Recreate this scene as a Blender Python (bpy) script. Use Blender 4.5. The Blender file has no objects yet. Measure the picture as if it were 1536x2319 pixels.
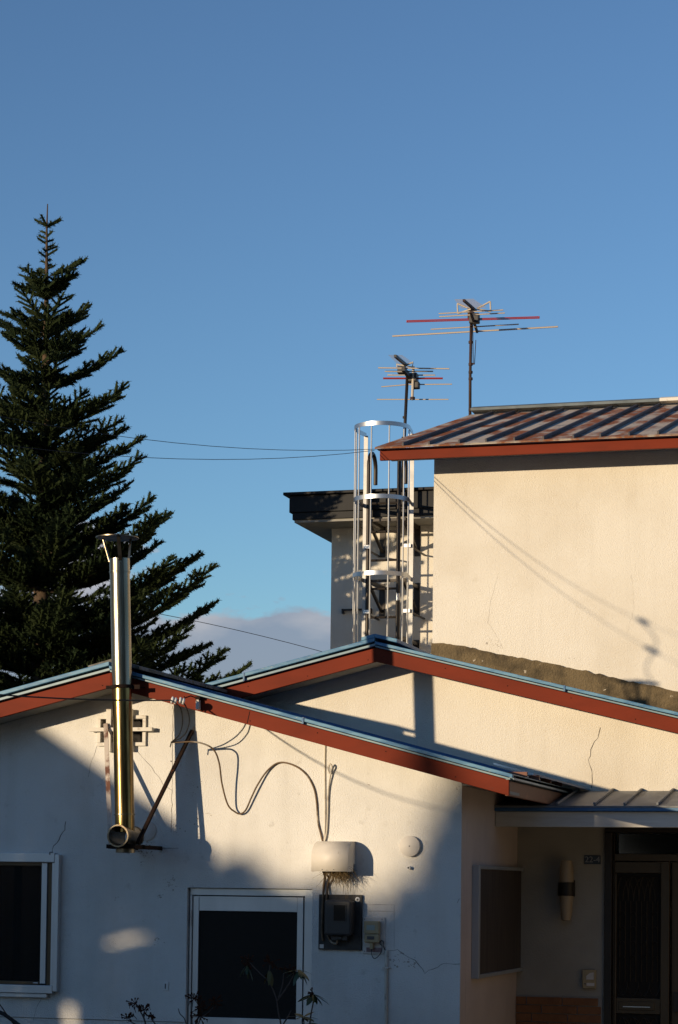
import bpy, bmesh, math, random
import numpy as np
from mathutils import Vector, Matrix
random.seed(7); rng = np.random.default_rng(7)
scene = bpy.context.scene
col = scene.collection
R = math.radians

# ------------------------------------------------------------------ camera
FPX, PHI, PITCH, ROLL, YH = 5000.0, R(16), R(2.9), 0.012, 2003.0     # focal length etc. in pixels of a 1536x2319 picture
PPX, PPY = 768.0, YH - FPX * math.tan(PITCH)
CAM = Vector((0, 0, 2.1))
fh = Vector((-math.sin(PHI), math.cos(PHI), 0)); c_rt = Vector((math.cos(PHI), math.sin(PHI), 0)); zup = Vector((0, 0, 1))
c_fw = fh * math.cos(PITCH) + zup * math.sin(PITCH); c_up = -fh * math.sin(PITCH) + zup * math.cos(PITCH)
cr = c_rt * math.cos(ROLL) + c_up * math.sin(ROLL); cu = -c_rt * math.sin(ROLL) + c_up * math.cos(ROLL)
cam_d = bpy.data.cameras.new('camera'); cam = bpy.data.objects.new('camera', cam_d); col.objects.link(cam)
cam.matrix_world = Matrix(((cr.x, cu.x, -c_fw.x, CAM.x), (cr.y, cu.y, -c_fw.y, CAM.y), (cr.z, cu.z, -c_fw.z, CAM.z), (0, 0, 0, 1)))
cam_d.sensor_fit = 'VERTICAL'; cam_d.sensor_height = 36; cam_d.lens = FPX / 2319 * 36
cam_d.shift_y = (PPY - 2319 / 2) / 2319; cam_d.clip_end = 3000; cam_d.clip_start = 0.1
scene.camera = cam

# ------------------------------------------------------------------ sun and sky
SA, SB = 1.5, 0.215                                     # sunlight travels along (1, SA, -SB)
sdir = Vector((1, SA, -SB)).normalized()
SUN_EL = math.asin(-sdir.z); SUN_AZ = math.atan2(-sdir.x, -sdir.y)      # azimuth from +Y towards +X
sun_d = bpy.data.lights.new('sun', 'SUN'); sun = bpy.data.objects.new('sun', sun_d); col.objects.link(sun)
sun.rotation_euler = sdir.to_track_quat('-Z', 'Y').to_euler()
sun_d.energy = 4.5; sun_d.angle = R(0.53); sun_d.color = (1.0, 0.785, 0.52)
world = bpy.data.worlds.new('World'); scene.world = world; world.use_nodes = True
wt = world.node_tree; wt.nodes.clear()
def wn(t, **k):
    n = wt.nodes.new(t)
    for a, b in k.items(): setattr(n, a, b)
    return n
out = wn('ShaderNodeOutputWorld'); bg = wn('ShaderNodeBackground'); sky = wn('ShaderNodeTexSky')
sky.sky_type = 'NISHITA'; sky.sun_disc = False; sky.sun_elevation = SUN_EL; sky.sun_rotation = SUN_AZ
sky.air_density = 1.0; sky.dust_density = 0.04; sky.ozone_density = 3.3; sky.altitude = 50
bg.inputs['Strength'].default_value = 0.123
tc = wn('ShaderNodeTexCoord'); sep = wn('ShaderNodeSeparateXYZ'); wt.links.new(tc.outputs['Generated'], sep.inputs[0])
mp = wn('ShaderNodeMapping'); mp.inputs['Scale'].default_value = (15, 15, 36); mp.inputs['Location'].default_value = (2.3, 0.4, 0)
wt.links.new(tc.outputs['Generated'], mp.inputs[0])
nz = wn('ShaderNodeTexNoise'); nz.inputs['Scale'].default_value = 1.0; nz.inputs['Detail'].default_value = 6; nz.inputs['Roughness'].default_value = 0.55
wt.links.new(mp.outputs[0], nz.inputs['Vector'])
def wm(op, a, b=None, clamp=False):
    n = wn('ShaderNodeMath', operation=op, use_clamp=clamp)
    for i, v in enumerate((a, b)):
        if v is None: continue
        if isinstance(v, (int, float)): n.inputs[i].default_value = v
        else: wt.links.new(v, n.inputs[i])
    return n.outputs[0]
top = wm('ADD', 0.136, wm('MULTIPLY', wm('SUBTRACT', nz.outputs['Fac'], 0.5), 0.17))       # the bank's uneven top, as sine of elevation
fac = wm('MULTIPLY', wm('SUBTRACT', top, sep.outputs['Z']), 75.0, True)
fac = wm('MULTIPLY', fac, 0.80)
mix = wn('ShaderNodeMix', data_type='RGBA'); wt.links.new(fac, mix.inputs['Factor'])
hs = wn('ShaderNodeHueSaturation'); hs.inputs['Saturation'].default_value = 0.92; hs.inputs['Value'].default_value = 1.0
gmn = wn('ShaderNodeGamma'); gmn.inputs[1].default_value = 1.25; wt.links.new(sky.outputs[0], gmn.inputs[0]); wt.links.new(gmn.outputs[0], hs.inputs['Color']); wt.links.new(hs.outputs[0], mix.inputs['A'])
cl = wn('ShaderNodeMix', data_type='RGBA'); cl.inputs['A'].default_value = (1.9, 2.05, 2.7, 1); cl.inputs['B'].default_value = (4.1, 3.7, 3.75, 1)
nz2 = wn('ShaderNodeTexNoise'); nz2.inputs['Scale'].default_value = 1.6; nz2.inputs['Detail'].default_value = 5; wt.links.new(mp.outputs[0], nz2.inputs['Vector'])
wt.links.new(wm('ADD', wm('MULTIPLY', wm('SUBTRACT', sep.outputs['Z'], 0.112), 26.0), wm('MULTIPLY', wm('SUBTRACT', nz2.outputs['Fac'], 0.45), 2.2), True), cl.inputs['Factor'])
wt.links.new(cl.outputs['Result'], mix.inputs['B'])
wt.links.new(mix.outputs['Result'], bg.inputs['Color']); wt.links.new(bg.outputs[0], out.inputs[0])
vs = scene.view_settings; vs.view_transform = 'Standard'; vs.look = 'None'; vs.gamma = 1; vs.exposure = 0.15; vs.use_curve_mapping = False
scene.cycles.use_denoising = True; scene.cycles.max_bounces = 6

# ------------------------------------------------------------------ helpers
def ray(x, y):
    dx, dy = x - PPX, y - PPY
    ux = dx * math.cos(ROLL) + dy * math.sin(ROLL); uy = -dx * math.sin(ROLL) + dy * math.cos(ROLL)
    return c_fw * FPX + c_rt * ux - c_up * uy
def P(x, y, Y): d = ray(x, y); return CAM + d * ((Y - CAM.y) / d.y)       # the point of the plane at depth Y seen at a pixel
def PX(x, y, X): d = ray(x, y); return CAM + d * ((X - CAM.x) / d.x)
V = Vector
class MB:
    def __init__(s): s.v = []; s.f = []
    def add(s, vs, fs):
        o = len(s.v); s.v += [tuple(p) for p in vs]; s.f += [tuple(i + o for i in f) for f in fs]; return s
    def box(s, x0, x1, y0, y1, z0, z1):
        x0, x1 = sorted((x0, x1)); y0, y1 = sorted((y0, y1)); z0, z1 = sorted((z0, z1))
        return s.add([(x0,y0,z0),(x1,y0,z0),(x1,y1,z0),(x0,y1,z0),(x0,y0,z1),(x1,y0,z1),(x1,y1,z1),(x0,y1,z1)],
                     [(0,3,2,1),(4,5,6,7),(0,1,5,4),(1,2,6,5),(2,3,7,6),(3,0,4,7)])
    def prism(s, poly, vec):
        n = len(poly); vec = V(vec); a = [V(p) for p in poly]
        return s.add(a + [p + vec for p in a], [tuple(range(n))[::-1], tuple(range(n, 2 * n))] + [(i, (i + 1) % n, n + (i + 1) % n, n + i) for i in range(n)])
    def xz(s, poly, y0, y1): return s.prism([(x, y0, z) for x, z in poly], (0, y1 - y0, 0))
    def tube(s, path, r, n=8, cap=True, flat=None):
        path = [V(p) for p in path]; m = len(path)
        rs = r if isinstance(r, (list, tuple)) else [r] * m
        t = (path[1] - path[0]).normalized(); u = t.orthogonal().normalized(); vs = []
        for i in range(m):
            t2 = (path[min(i + 1, m - 1)] - path[max(i - 1, 0)]).normalized()
            q = t.rotation_difference(t2); u = (q @ u); u = (u - t2 * u.dot(t2)).normalized(); t = t2; w = t.cross(u)
            for k in range(n):
                a = 2 * math.pi * k / n; vs.append(path[i] + (u * math.cos(a) + w * math.sin(a)) * rs[i])
        fs = [(i * n + k, i * n + (k + 1) % n, (i + 1) * n + (k + 1) % n, (i + 1) * n + k) for i in range(m - 1) for k in range(n)]
        if cap: fs += [tuple(range(n))[::-1], tuple(range((m - 1) * n, m * n))]
        return s.add(vs, fs)
    def bar(s, a, b, w, h, up=(0, 0, 1)):                        # flat bar from a to b, w across, h along up
        a, b = V(a), V(b); t = (b - a).normalized(); side = t.cross(V(up))
        if side.length < 1e-4: side = V((1, 0, 0))
        side.normalize(); u2 = side.cross(t).normalized(); q = [side * sx * w / 2 + u2 * sz * h / 2 for sx, sz in ((-1,-1),(1,-1),(1,1),(-1,1))]
        return s.add([a + o for o in q] + [b + o for o in q], [(0,1,2,3)[::-1],(4,5,6,7),(0,1,5,4),(1,2,6,5),(2,3,7,6),(3,0,4,7)])
    def lathe(s, o, axis, prof, n=24, closed=False):             # prof: list of (along axis, radius)
        o = V(o); ax = V(axis).normalized(); u = ax.orthogonal().normalized(); w = ax.cross(u); m = len(prof)
        vs = [o + ax * h + (u * math.cos(2*math.pi*k/n) + w * math.sin(2*math.pi*k/n)) * r for h, r in prof for k in range(n)]
        fs = [(i*n+k, i*n+(k+1)%n, ((i+1)%m)*n+(k+1)%n, ((i+1)%m)*n+k) for i in range(m if closed else m - 1) for k in range(n)]
        if not closed:
            fs += [tuple(range(n))[::-1], tuple(range((m-1)*n, m*n))]
        return s.add(vs, fs)
    def mesh(s, name, smooth=False, org=None):
        me = bpy.data.meshes.new(name); o = org or V((0, 0, 0))
        me.from_pydata([(a - o.x, b - o.y, c - o.z) for a, b, c in s.v], [], s.f)
        bm = bmesh.new(); bm.from_mesh(me); bmesh.ops.recalc_face_normals(bm, faces=bm.faces[:]); bm.to_mesh(me); bm.free()
        if smooth:
            for p in me.polygons: p.use_smooth = True
        return me
    def build(s, name, m, parent=None, smooth=False, bevel=0, auto=False):
        org = None
        if parent is None:
            a = np.array(s.v); org = V(((a[:,0].min()+a[:,0].max())/2, (a[:,1].min()+a[:,1].max())/2, a[:,2].min()))
        me = s.mesh(name, smooth or auto, org); me.materials.append(m)
        o = bpy.data.objects.new(name, me); col.objects.link(o)
        if parent is None: o.location = org
        else: attach(o, parent)
        if auto:
            me.set_sharp_from_angle(angle=R(40))
        if bevel:
            b = o.modifiers.new('bevel', 'BEVEL'); b.width = bevel; b.segments = 2; b.limit_method = 'ANGLE'; b.angle_limit = R(40)
        return o
WORLD_LOC = {}
def wloc(o):
    l = o.location.copy()
    return l if o.parent is None else (V((0,0,0)) if o.name not in WORLD_LOC else WORLD_LOC[o.name])
def attach(o, parent):
    o.parent = parent
    root = parent
    if parent.parent is None: o.matrix_parent_inverse = Matrix.Translation(-parent.location)
    else: o.matrix_parent_inverse = Matrix.Translation(-parent.location) if parent.location.length else Matrix.Identity(4)
def tag(o, label, cat, group=None, kind=None):
    o['label'] = label; o['category'] = cat
    if group: o['group'] = group
    if kind: o['kind'] = kind
    return o
def thing(name, loc, label, cat, group=None):
    o = bpy.data.objects.new(name, None); col.objects.link(o); o.location = V(loc); o.empty_display_size = 0.2
    return tag(o, label, cat, group)
def place(name, me, m, loc, parent, rot=None):                   # a repeated piece that shares its mesh
    o = bpy.data.objects.new(name, me); col.objects.link(o); attach(o, parent); o.location = V(loc)
    if rot: o.rotation_euler = rot
    if not me.materials: me.materials.append(m)
    return o
def smooth_path(pts, n=6):                                       # Catmull-Rom
    pts = [V(p) for p in pts]; res = []
    for i in range(len(pts) - 1):
        p0, p1, p2, p3 = pts[max(i-1,0)], pts[i], pts[i+1], pts[min(i+2,len(pts)-1)]
        for k in range(n):
            t = k / n
            res.append(0.5 * ((2*p1) + (p2-p0)*t + (2*p0-5*p1+4*p2-p3)*t*t + (3*p1-p0-3*p2+p3)*t**3))
    return res + [pts[-1]]

# ------------------------------------------------------------------ materials
def mat(name, base, rough=0.7, metal=0.0, spec=0.5, vary=None, vscale=3.0, vlo=0.4, vhi=0.65, bump=0.0, bscale=80.0, bdist=0.004, stretch=(1,1,1), vary2=None, v2scale=20.0, v2lo=0.55, v2hi=0.7, detail=5, coat=0, streak=0):
    m = bpy.data.materials.new(name); m.use_nodes = True; nt = m.node_tree; b = nt.nodes['Principled BSDF']
    b.inputs['Base Color'].default_value = (*base, 1); b.inputs['Roughness'].default_value = rough; b.inputs['Metallic'].default_value = metal
    b.inputs['Specular IOR Level'].default_value = spec; b.inputs['Coat Weight'].default_value = coat
    t = nt.nodes.new('ShaderNodeTexCoord'); mpn = nt.nodes.new('ShaderNodeMapping'); mpn.inputs['Scale'].default_value = stretch
    nt.links.new(t.outputs['Object'], mpn.inputs[0])
    def noise(sc, det=detail):
        n = nt.nodes.new('ShaderNodeTexNoise'); n.inputs['Scale'].default_value = sc; n.inputs['Detail'].default_value = det; n.inputs['Roughness'].default_value = 0.6
        nt.links.new(mpn.outputs[0], n.inputs['Vector']); return n
    last = None
    for vv, sc, lo, hi in ((vary, vscale, vlo, vhi), (vary2, v2scale, v2lo, v2hi)):
        if vv is None: continue
        n = noise(sc); rp = nt.nodes.new('ShaderNodeMapRange'); rp.inputs['From Min'].default_value = lo; rp.inputs['From Max'].default_value = hi
        nt.links.new(n.outputs['Fac'], rp.inputs['Value'])
        mx = nt.nodes.new('ShaderNodeMix'); mx.data_type = 'RGBA'; mx.inputs['B'].default_value = (*vv, 1)
        nt.links.new(rp.outputs[0], mx.inputs['Factor'])
        if last is None: mx.inputs['A'].default_value = (*base, 1)
        else: nt.links.new(last, mx.inputs['A'])
        last = mx.outputs['Result']
    if streak:
        m2 = nt.nodes.new('ShaderNodeMapping'); m2.inputs['Scale'].default_value = (7, 7, .45); nt.links.new(t.outputs['Object'], m2.inputs[0])
        n = nt.nodes.new('ShaderNodeTexNoise'); n.inputs['Scale'].default_value = 1.0; n.inputs['Detail'].default_value = 6; nt.links.new(m2.outputs[0], n.inputs['Vector'])
        rp = nt.nodes.new('ShaderNodeMapRange'); rp.inputs['From Min'].default_value = .5; rp.inputs['From Max'].default_value = .78; rp.inputs['To Max'].default_value = streak; nt.links.new(n.outputs['Fac'], rp.inputs['Value'])
        n3 = noise(260, 2); rp3 = nt.nodes.new('ShaderNodeMapRange'); rp3.inputs['From Min'].default_value = .60; rp3.inputs['From Max'].default_value = .72; rp3.inputs['To Max'].default_value = .07; nt.links.new(n3.outputs['Fac'], rp3.inputs['Value'])
        ad = nt.nodes.new('ShaderNodeMath'); ad.operation = 'MAXIMUM'; nt.links.new(rp.outputs[0], ad.inputs[0]); nt.links.new(rp3.outputs[0], ad.inputs[1])
        mx = nt.nodes.new('ShaderNodeMix'); mx.data_type = 'RGBA'; mx.inputs['B'].default_value = (base[0]*.55, base[1]*.52, base[2]*.46, 1); nt.links.new(ad.outputs[0], mx.inputs['Factor'])
        nt.links.new(last, mx.inputs['A']); last = mx.outputs['Result']
    if last is not None: nt.links.new(last, b.inputs['Base Color'])
    if bump:
        n = noise(bscale, 4); bp = nt.nodes.new('ShaderNodeBump'); bp.inputs['Strength'].default_value = bump; bp.inputs['Distance'].default_value = bdist
        nt.links.new(n.outputs['Fac'], bp.inputs['Height']); nt.links.new(bp.outputs[0], b.inputs['Normal'])
    return m
M = {}
M['stucco'] = mat('white_stucco', (0.73, 0.72, 0.69), 0.9, streak=.22, spec=0.2, vary=(0.60, 0.585, 0.55), vscale=1.3, vlo=0.42, vhi=0.72, bump=0.75, bscale=105, bdist=0.009, vary2=(0.52, 0.50, 0.46), v2scale=9, v2lo=0.62, v2hi=0.8)
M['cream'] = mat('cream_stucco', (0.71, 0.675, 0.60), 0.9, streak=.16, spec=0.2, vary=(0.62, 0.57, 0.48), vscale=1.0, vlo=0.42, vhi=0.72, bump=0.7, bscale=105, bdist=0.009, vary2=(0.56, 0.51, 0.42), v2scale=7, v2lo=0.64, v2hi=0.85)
M['pink'] = mat('bounce_tint_stucco', (0.56, 0.46, 0.40), 0.9, spec=0.2, vary=(0.48, 0.39, 0.34), vscale=1.6, bump=0.35, bscale=62, bdist=0.006)  # pink bounce light is put into the side wall's colour
M['porch'] = mat('shaded_porch_stucco', (0.38, 0.35, 0.30), 0.9, spec=0.1, vary=(0.32, 0.295, 0.25), vscale=2, bump=0.35, bscale=80, bdist=0.005)  # stucco darkened, the porch's deep shade is in its colour
M['red'] = mat('red_paint', (0.172, 0.026, 0.010), 0.65, spec=0.12, vary=(0.14, 0.022, 0.009), vscale=2.2, stretch=(1,1,3), bump=0.12, bscale=30, bdist=0.002, vary2=(0.12, 0.034, 0.02), v2scale=14, v2lo=0.66, v2hi=0.8)
M['redbrown'] = mat('brown_fascia_paint', (0.17, 0.062, 0.034), 0.6, vary=(0.24, 0.09, 0.05), vscale=6, vlo=0.55, vhi=0.72, stretch=(1,1,2))
M['blue'] = mat('weathered_blue_metal', (0.12, 0.27, 0.40), 0.5, spec=0.3, vary=(0.045, 0.15, 0.29), vscale=5, vlo=0.42, vhi=0.62, stretch=(1,1,6), vary2=(0.30, 0.34, 0.34), v2scale=22, v2lo=0.58, v2hi=0.72, bump=0.1, bscale=40, bdist=0.002)
M['greyblue'] = mat('grey_blue_flashing', (0.23, 0.33, 0.37), 0.45, spec=0.4, vary=(0.15, 0.24, 0.30), vscale=6, stretch=(1,1,4), vary2=(0.36, 0.36, 0.34), v2scale=16, v2lo=0.62, v2hi=0.76)
M['deepblue'] = mat('blue_painted_roof', (0.035, 0.12, 0.27), 0.5, spec=0.4, vary=(0.10, 0.19, 0.28), vscale=7, vlo=0.5, vhi=0.7, stretch=(1,1,3))
M['black'] = mat('dark_gap', (0.012, 0.012, 0.013), 0.8, spec=0.1)
M['soffit'] = mat('grey_soffit_board', (0.30, 0.29, 0.26), 0.85, spec=0.2, vary=(0.25, 0.24, 0.215), vscale=5)
M['rustroof'] = mat('rusted_metal_roof', (0.50, 0.43, 0.36), 0.75, spec=0.1, vary=(0.27, 0.095, 0.038), vscale=3.2, vlo=0.47, vhi=0.56, stretch=(1.0,0.35,1), vary2=(0.26, 0.24, 0.23), v2scale=11, v2lo=0.52, v2hi=0.70, bump=0.1, bscale=40)
M['drip'] = mat('dark_teal_flashing', (0.05, 0.085, 0.10), 0.5, vary=(0.09,0.10,0.09), vscale=6)
M['capgrey'] = mat('slate_ridge_metal', (0.15, 0.18, 0.195), 0.6, spec=.2, vary=(0.10,0.12,0.13), vscale=5)
M['seam'] = mat('shadow_dark_seam', (0.075, 0.07, 0.075), 0.6, vary=(0.10,0.06,0.045), vscale=5, vlo=.5, vhi=.65)  # dark colour stands in for the shadow stripes along the seams
M['galv'] = mat('dull_galvanised', (0.40, 0.40, 0.39), 0.55, 0.75, vary=(0.33,0.33,0.33), vscale=6)
M['hairline'] = mat('hairline_crack', (0.42, 0.37, 0.29), 0.95, spec=0.05)
M['greyroof'] = mat('grey_metal_roof', (0.19, 0.20, 0.21), 0.5, spec=0.35, vary=(0.11, 0.12, 0.135), vscale=7, vlo=0.45, vhi=0.65, stretch=(1,0.4,1), vary2=(0.32, 0.27, 0.22), v2scale=13, v2lo=0.6, v2hi=0.75)
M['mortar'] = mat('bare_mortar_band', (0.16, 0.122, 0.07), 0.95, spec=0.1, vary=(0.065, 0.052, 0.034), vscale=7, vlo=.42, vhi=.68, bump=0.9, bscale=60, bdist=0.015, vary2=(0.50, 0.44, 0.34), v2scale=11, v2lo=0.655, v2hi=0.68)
M['whitewood'] = mat('white_painted_board', (0.62, 0.60, 0.55), 0.7, vary=(0.52, 0.49, 0.44), vscale=4, stretch=(0.6,1,6), bump=0.12, bscale=25, bdist=0.002)
M['oldwhite'] = mat('chipped_white_paint', (0.66, 0.63, 0.57), 0.7, vary=(0.40, 0.34, 0.27), vscale=14, vlo=0.58, vhi=0.70)
M['steel'] = mat('stainless_flue', (0.28, 0.255, 0.20), 0.27, 1.0, bump=0.2, bscale=9, bdist=0.006, stretch=(4,4,0.5), vary=(0.19, 0.16, 0.105), vscale=4, vlo=0.42, vhi=0.7)
M['goldsheen'] = mat('gold_sheen_flue', (0.32, 0.225, 0.085), 0.24, 1.0, bump=0.18, bscale=9, bdist=0.006, stretch=(4,4,0.4), vary=(0.17,0.115,0.05), vscale=5, vlo=.42, vhi=.6)  # gold tint stands in for the warm reflection on the lower pipe
M['tarnish'] = mat('tarnished_steel', (0.22, 0.19, 0.14), 0.35, 1.0, vary=(0.12,0.09,0.06), vscale=14)
M['zinc'] = mat('galvanised_steel', (0.52, 0.53, 0.54), 0.38, 1.0, vary=(0.5, 0.51, 0.53), vscale=12)
M['alu'] = mat('aluminium_sash', (0.56, 0.58, 0.59), 0.42, 0.55, vary=(0.47, 0.49, 0.5), vscale=3, stretch=(1,1,0.2))
M['rust'] = mat('rusty_iron', (0.022, 0.012, 0.009), 0.9, 0.1, spec=.15, vary=(0.012, 0.008, 0.007), vscale=16, vary2=(0.08, 0.032, 0.015), v2scale=30, v2lo=0.62, v2hi=0.7, bump=0.2, bscale=90)
M['rustwhite'] = mat('white_paint_over_rust', (0.52, 0.46, 0.40), 0.7, vary=(0.13, 0.05, 0.028), vscale=7, vlo=0.5, vhi=0.6)
M['bronze'] = mat('dark_bronze_paint', (0.030, 0.022, 0.016), 0.45, 0.3, vary=(0.022,0.017,0.013), vscale=5)
M['brownalu'] = mat('brown_aluminium', (0.085, 0.058, 0.033), 0.42, 0.5, vary=(0.065,0.045,0.026), vscale=3, stretch=(1,1,.3))
M['glass'] = mat('dark_window_glass', (0.010, 0.013, 0.016), 0.06, spec=0.5)
M['screen'] = mat('insect_screen', (0.012, 0.015, 0.017), 0.7, spec=0.04)
M['screen'].node_tree.nodes['Principled BSDF'].inputs['Alpha'].default_value = 0.5
M['curtain'] = mat('brown_curtain', (0.07, 0.05, 0.03), 0.9)
M['frost'] = mat('figured_glass', (0.020, 0.018, 0.016), 0.45, spec=0.08, bump=0.8, bscale=170, bdist=0.004)
M['cable'] = mat('black_cable', (0.014, 0.013, 0.013), 0.6, spec=0.3)
M['browncable'] = mat('painted_brown_cable', (0.15, 0.095, 0.05), 0.65, vary=(0.07,0.045,0.025), vscale=9, vary2=(0.42,0.36,0.28), v2scale=5, v2lo=0.58, v2hi=0.66)
M['beigecable'] = mat('cable_painted_over', (0.55, 0.50, 0.42), 0.75, vary=(0.30,0.25,0.19), vscale=12, vlo=0.52, vhi=0.66)
M['ceramic'] = mat('white_porcelain', (0.62, 0.62, 0.60), 0.25)
M['hood'] = mat('beige_hood_enamel', (0.66, 0.62, 0.56), 0.5, vary=(0.58,0.54,0.48), vscale=4, spec=0.35)
M['straw'] = mat('dry_grass', (0.20, 0.14, 0.07), 0.9, spec=0.1, vary=(0.10,0.07,0.035), vscale=20)
M['board'] = mat('dark_meter_board', (0.030, 0.027, 0.025), 0.7, vary=(0.055,0.05,0.045), vscale=14, bump=0.2, bscale=70)
M['meter'] = mat('dark_grey_plastic', (0.036, 0.034, 0.034), 0.45, spec=0.4)
M['meterglass'] = mat('meter_window', (0.004, 0.004, 0.005), 0.3, spec=.15)
M['beige'] = mat('beige_plastic', (0.40, 0.31, 0.175), 0.5, vary=(0.35,0.27,0.15), vscale=9)
M['plate'] = mat('pale_plate', (0.64, 0.59, 0.54), 0.6, vary=(0.56,0.52,0.47), vscale=12)
M['lcd'] = mat('grey_green_display', (0.24, 0.30, 0.29), 0.3)
M['label'] = mat('dark_label', (0.05, 0.05, 0.055), 0.5)
M['pinklabel'] = mat('faded_pink_label', (0.20, 0.12, 0.12), 0.7, vary=(0.34,0.26,0.25), vscale=30)
M['white'] = mat('white_plastic', (0.7, 0.7, 0.68), 0.45)
M['navy'] = mat('navy_enamel', (0.012, 0.02, 0.035), 0.35)
M['digit'] = mat('pale_lettering', (0.30, 0.30, 0.30), 0.6)
M['lampglass'] = mat('ribbed_amber_glass', (0.40, 0.30, 0.19), 0.35, bump=0.35, bscale=18, bdist=0.006, stretch=(1,1,10))
M['brick'] = mat('orange_brick_tile', (0.26, 0.105, 0.032), 0.65, vary=(0.19,0.072,0.022), vscale=9, bump=0.2, bscale=60)
M['grout'] = mat('grey_grout', (0.27, 0.25, 0.23), 0.9, bump=0.3, bscale=80)
M['shutter'] = mat('brown_shutter_panel', (0.075, 0.056, 0.044), 0.65, vary=(0.045,0.033,0.026), vscale=4, stretch=(6,6,0.6), bump=0.15, bscale=9, bdist=0.003)
M['crack'] = mat('crack_line', (0.11, 0.095, 0.08), 0.95, spec=0.05)
M['stain'] = mat('chipped_mark', (0.40, 0.36, 0.31), 0.95, spec=0.05)
M['ruststain'] = mat('rust_stain', (0.20, 0.10, 0.05), 0.95, spec=0.05, vary=(0.45,0.38,0.32), vscale=22, vlo=.45, vhi=.6)
M['patch'] = mat('repaired_paint', (0.63, 0.62, 0.60), 0.85, spec=0.2, bump=0.2, bscale=62, bdist=.004)
M['darkroof'] = mat('black_metal_fascia', (0.012, 0.0125, 0.014), 0.5, spec=0.2, vary=(0.009,0.009,0.010), vscale=3)
M['redpaint'] = mat('red_antenna_element', (0.27, 0.02, 0.016), 0.6, spec=.2)
M['antalu'] = mat('weathered_antenna_rod', (0.44, 0.38, 0.32), 0.5, 0.35)
M['antbeige'] = mat('beige_antenna_plastic', (0.48, 0.42, 0.34), 0.6)
M['mast'] = mat('rusty_mast', (0.055, 0.026, 0.02), 0.7, 0.3, vary=(0.03,0.02,0.018), vscale=10)
M['needle'] = mat('fir_needles', (0.016, 0.028, 0.011), 0.7, spec=0.12, vary=(0.026,0.036,0.011), vscale=1.6, vlo=.4, vhi=.65)
M['bark'] = mat('bark', (0.085, 0.055, 0.032), 0.95, vary=(0.05,0.034,0.022), vscale=12, bump=0.5, bscale=40)
M['leaf'] = mat('rhododendron_leaf', (0.028, 0.05, 0.016), 0.4, spec=0.5, vary=(0.06,0.07,0.018), vscale=5, vlo=.5, vhi=.7)
M['oldleaf'] = mat('yellowing_leaf', (0.10, 0.085, 0.02), 0.5, vary=(0.06,0.06,0.018), vscale=8)
M['dryflower'] = mat('dried_flower_head', (0.045, 0.017, 0.010), 0.9, spec=0.1)
M['twig'] = mat('grey_brown_twig', (0.085, 0.065, 0.055), 0.9, vary=(0.06,0.045,0.04), vscale=20)
M['ground'] = mat('gravel_and_soil', (0.11, 0.10, 0.085), 0.95, vary=(0.06,0.07,0.035), vscale=0.6, bump=0.4, bscale=30, bdist=0.02)
M['treeleaf'] = mat('tree_leaves', (0.05, 0.08, 0.025), 0.6)
M['housewall'] = mat('grey_wall', (0.36,0.35,0.33), 0.85, vary=(0.30,0.29,0.27), vscale=2)
M['tin'] = mat('brown_tin_roof', (0.12,0.07,0.05), 0.6)
M['concrete'] = mat('concrete_pole', (0.32,0.31,0.29), 0.9, vary=(0.26,0.25,0.23), vscale=6)

# ------------------------------------------------------------------ ground
g = MB(); g.add([(-400,-400,0),(400,-400,0),(400,900,0),(-400,900,0)], [(0,1,2,3)])
g = g.build('ground', M['ground']); g['kind'] = 'structure'; g['label'] = 'bare gravelly ground around the houses'

# ------------------------------------------------------------------ depths of the parallel fronts
D1, O1 = 14.0, 0.32; B1 = D1 - O1
D2, O2 = 15.84, 0.33; B2 = D2 - O2
D3, O3 = 17.85, 0.40; B3 = D3 - O3
D4 = 25.05

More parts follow.
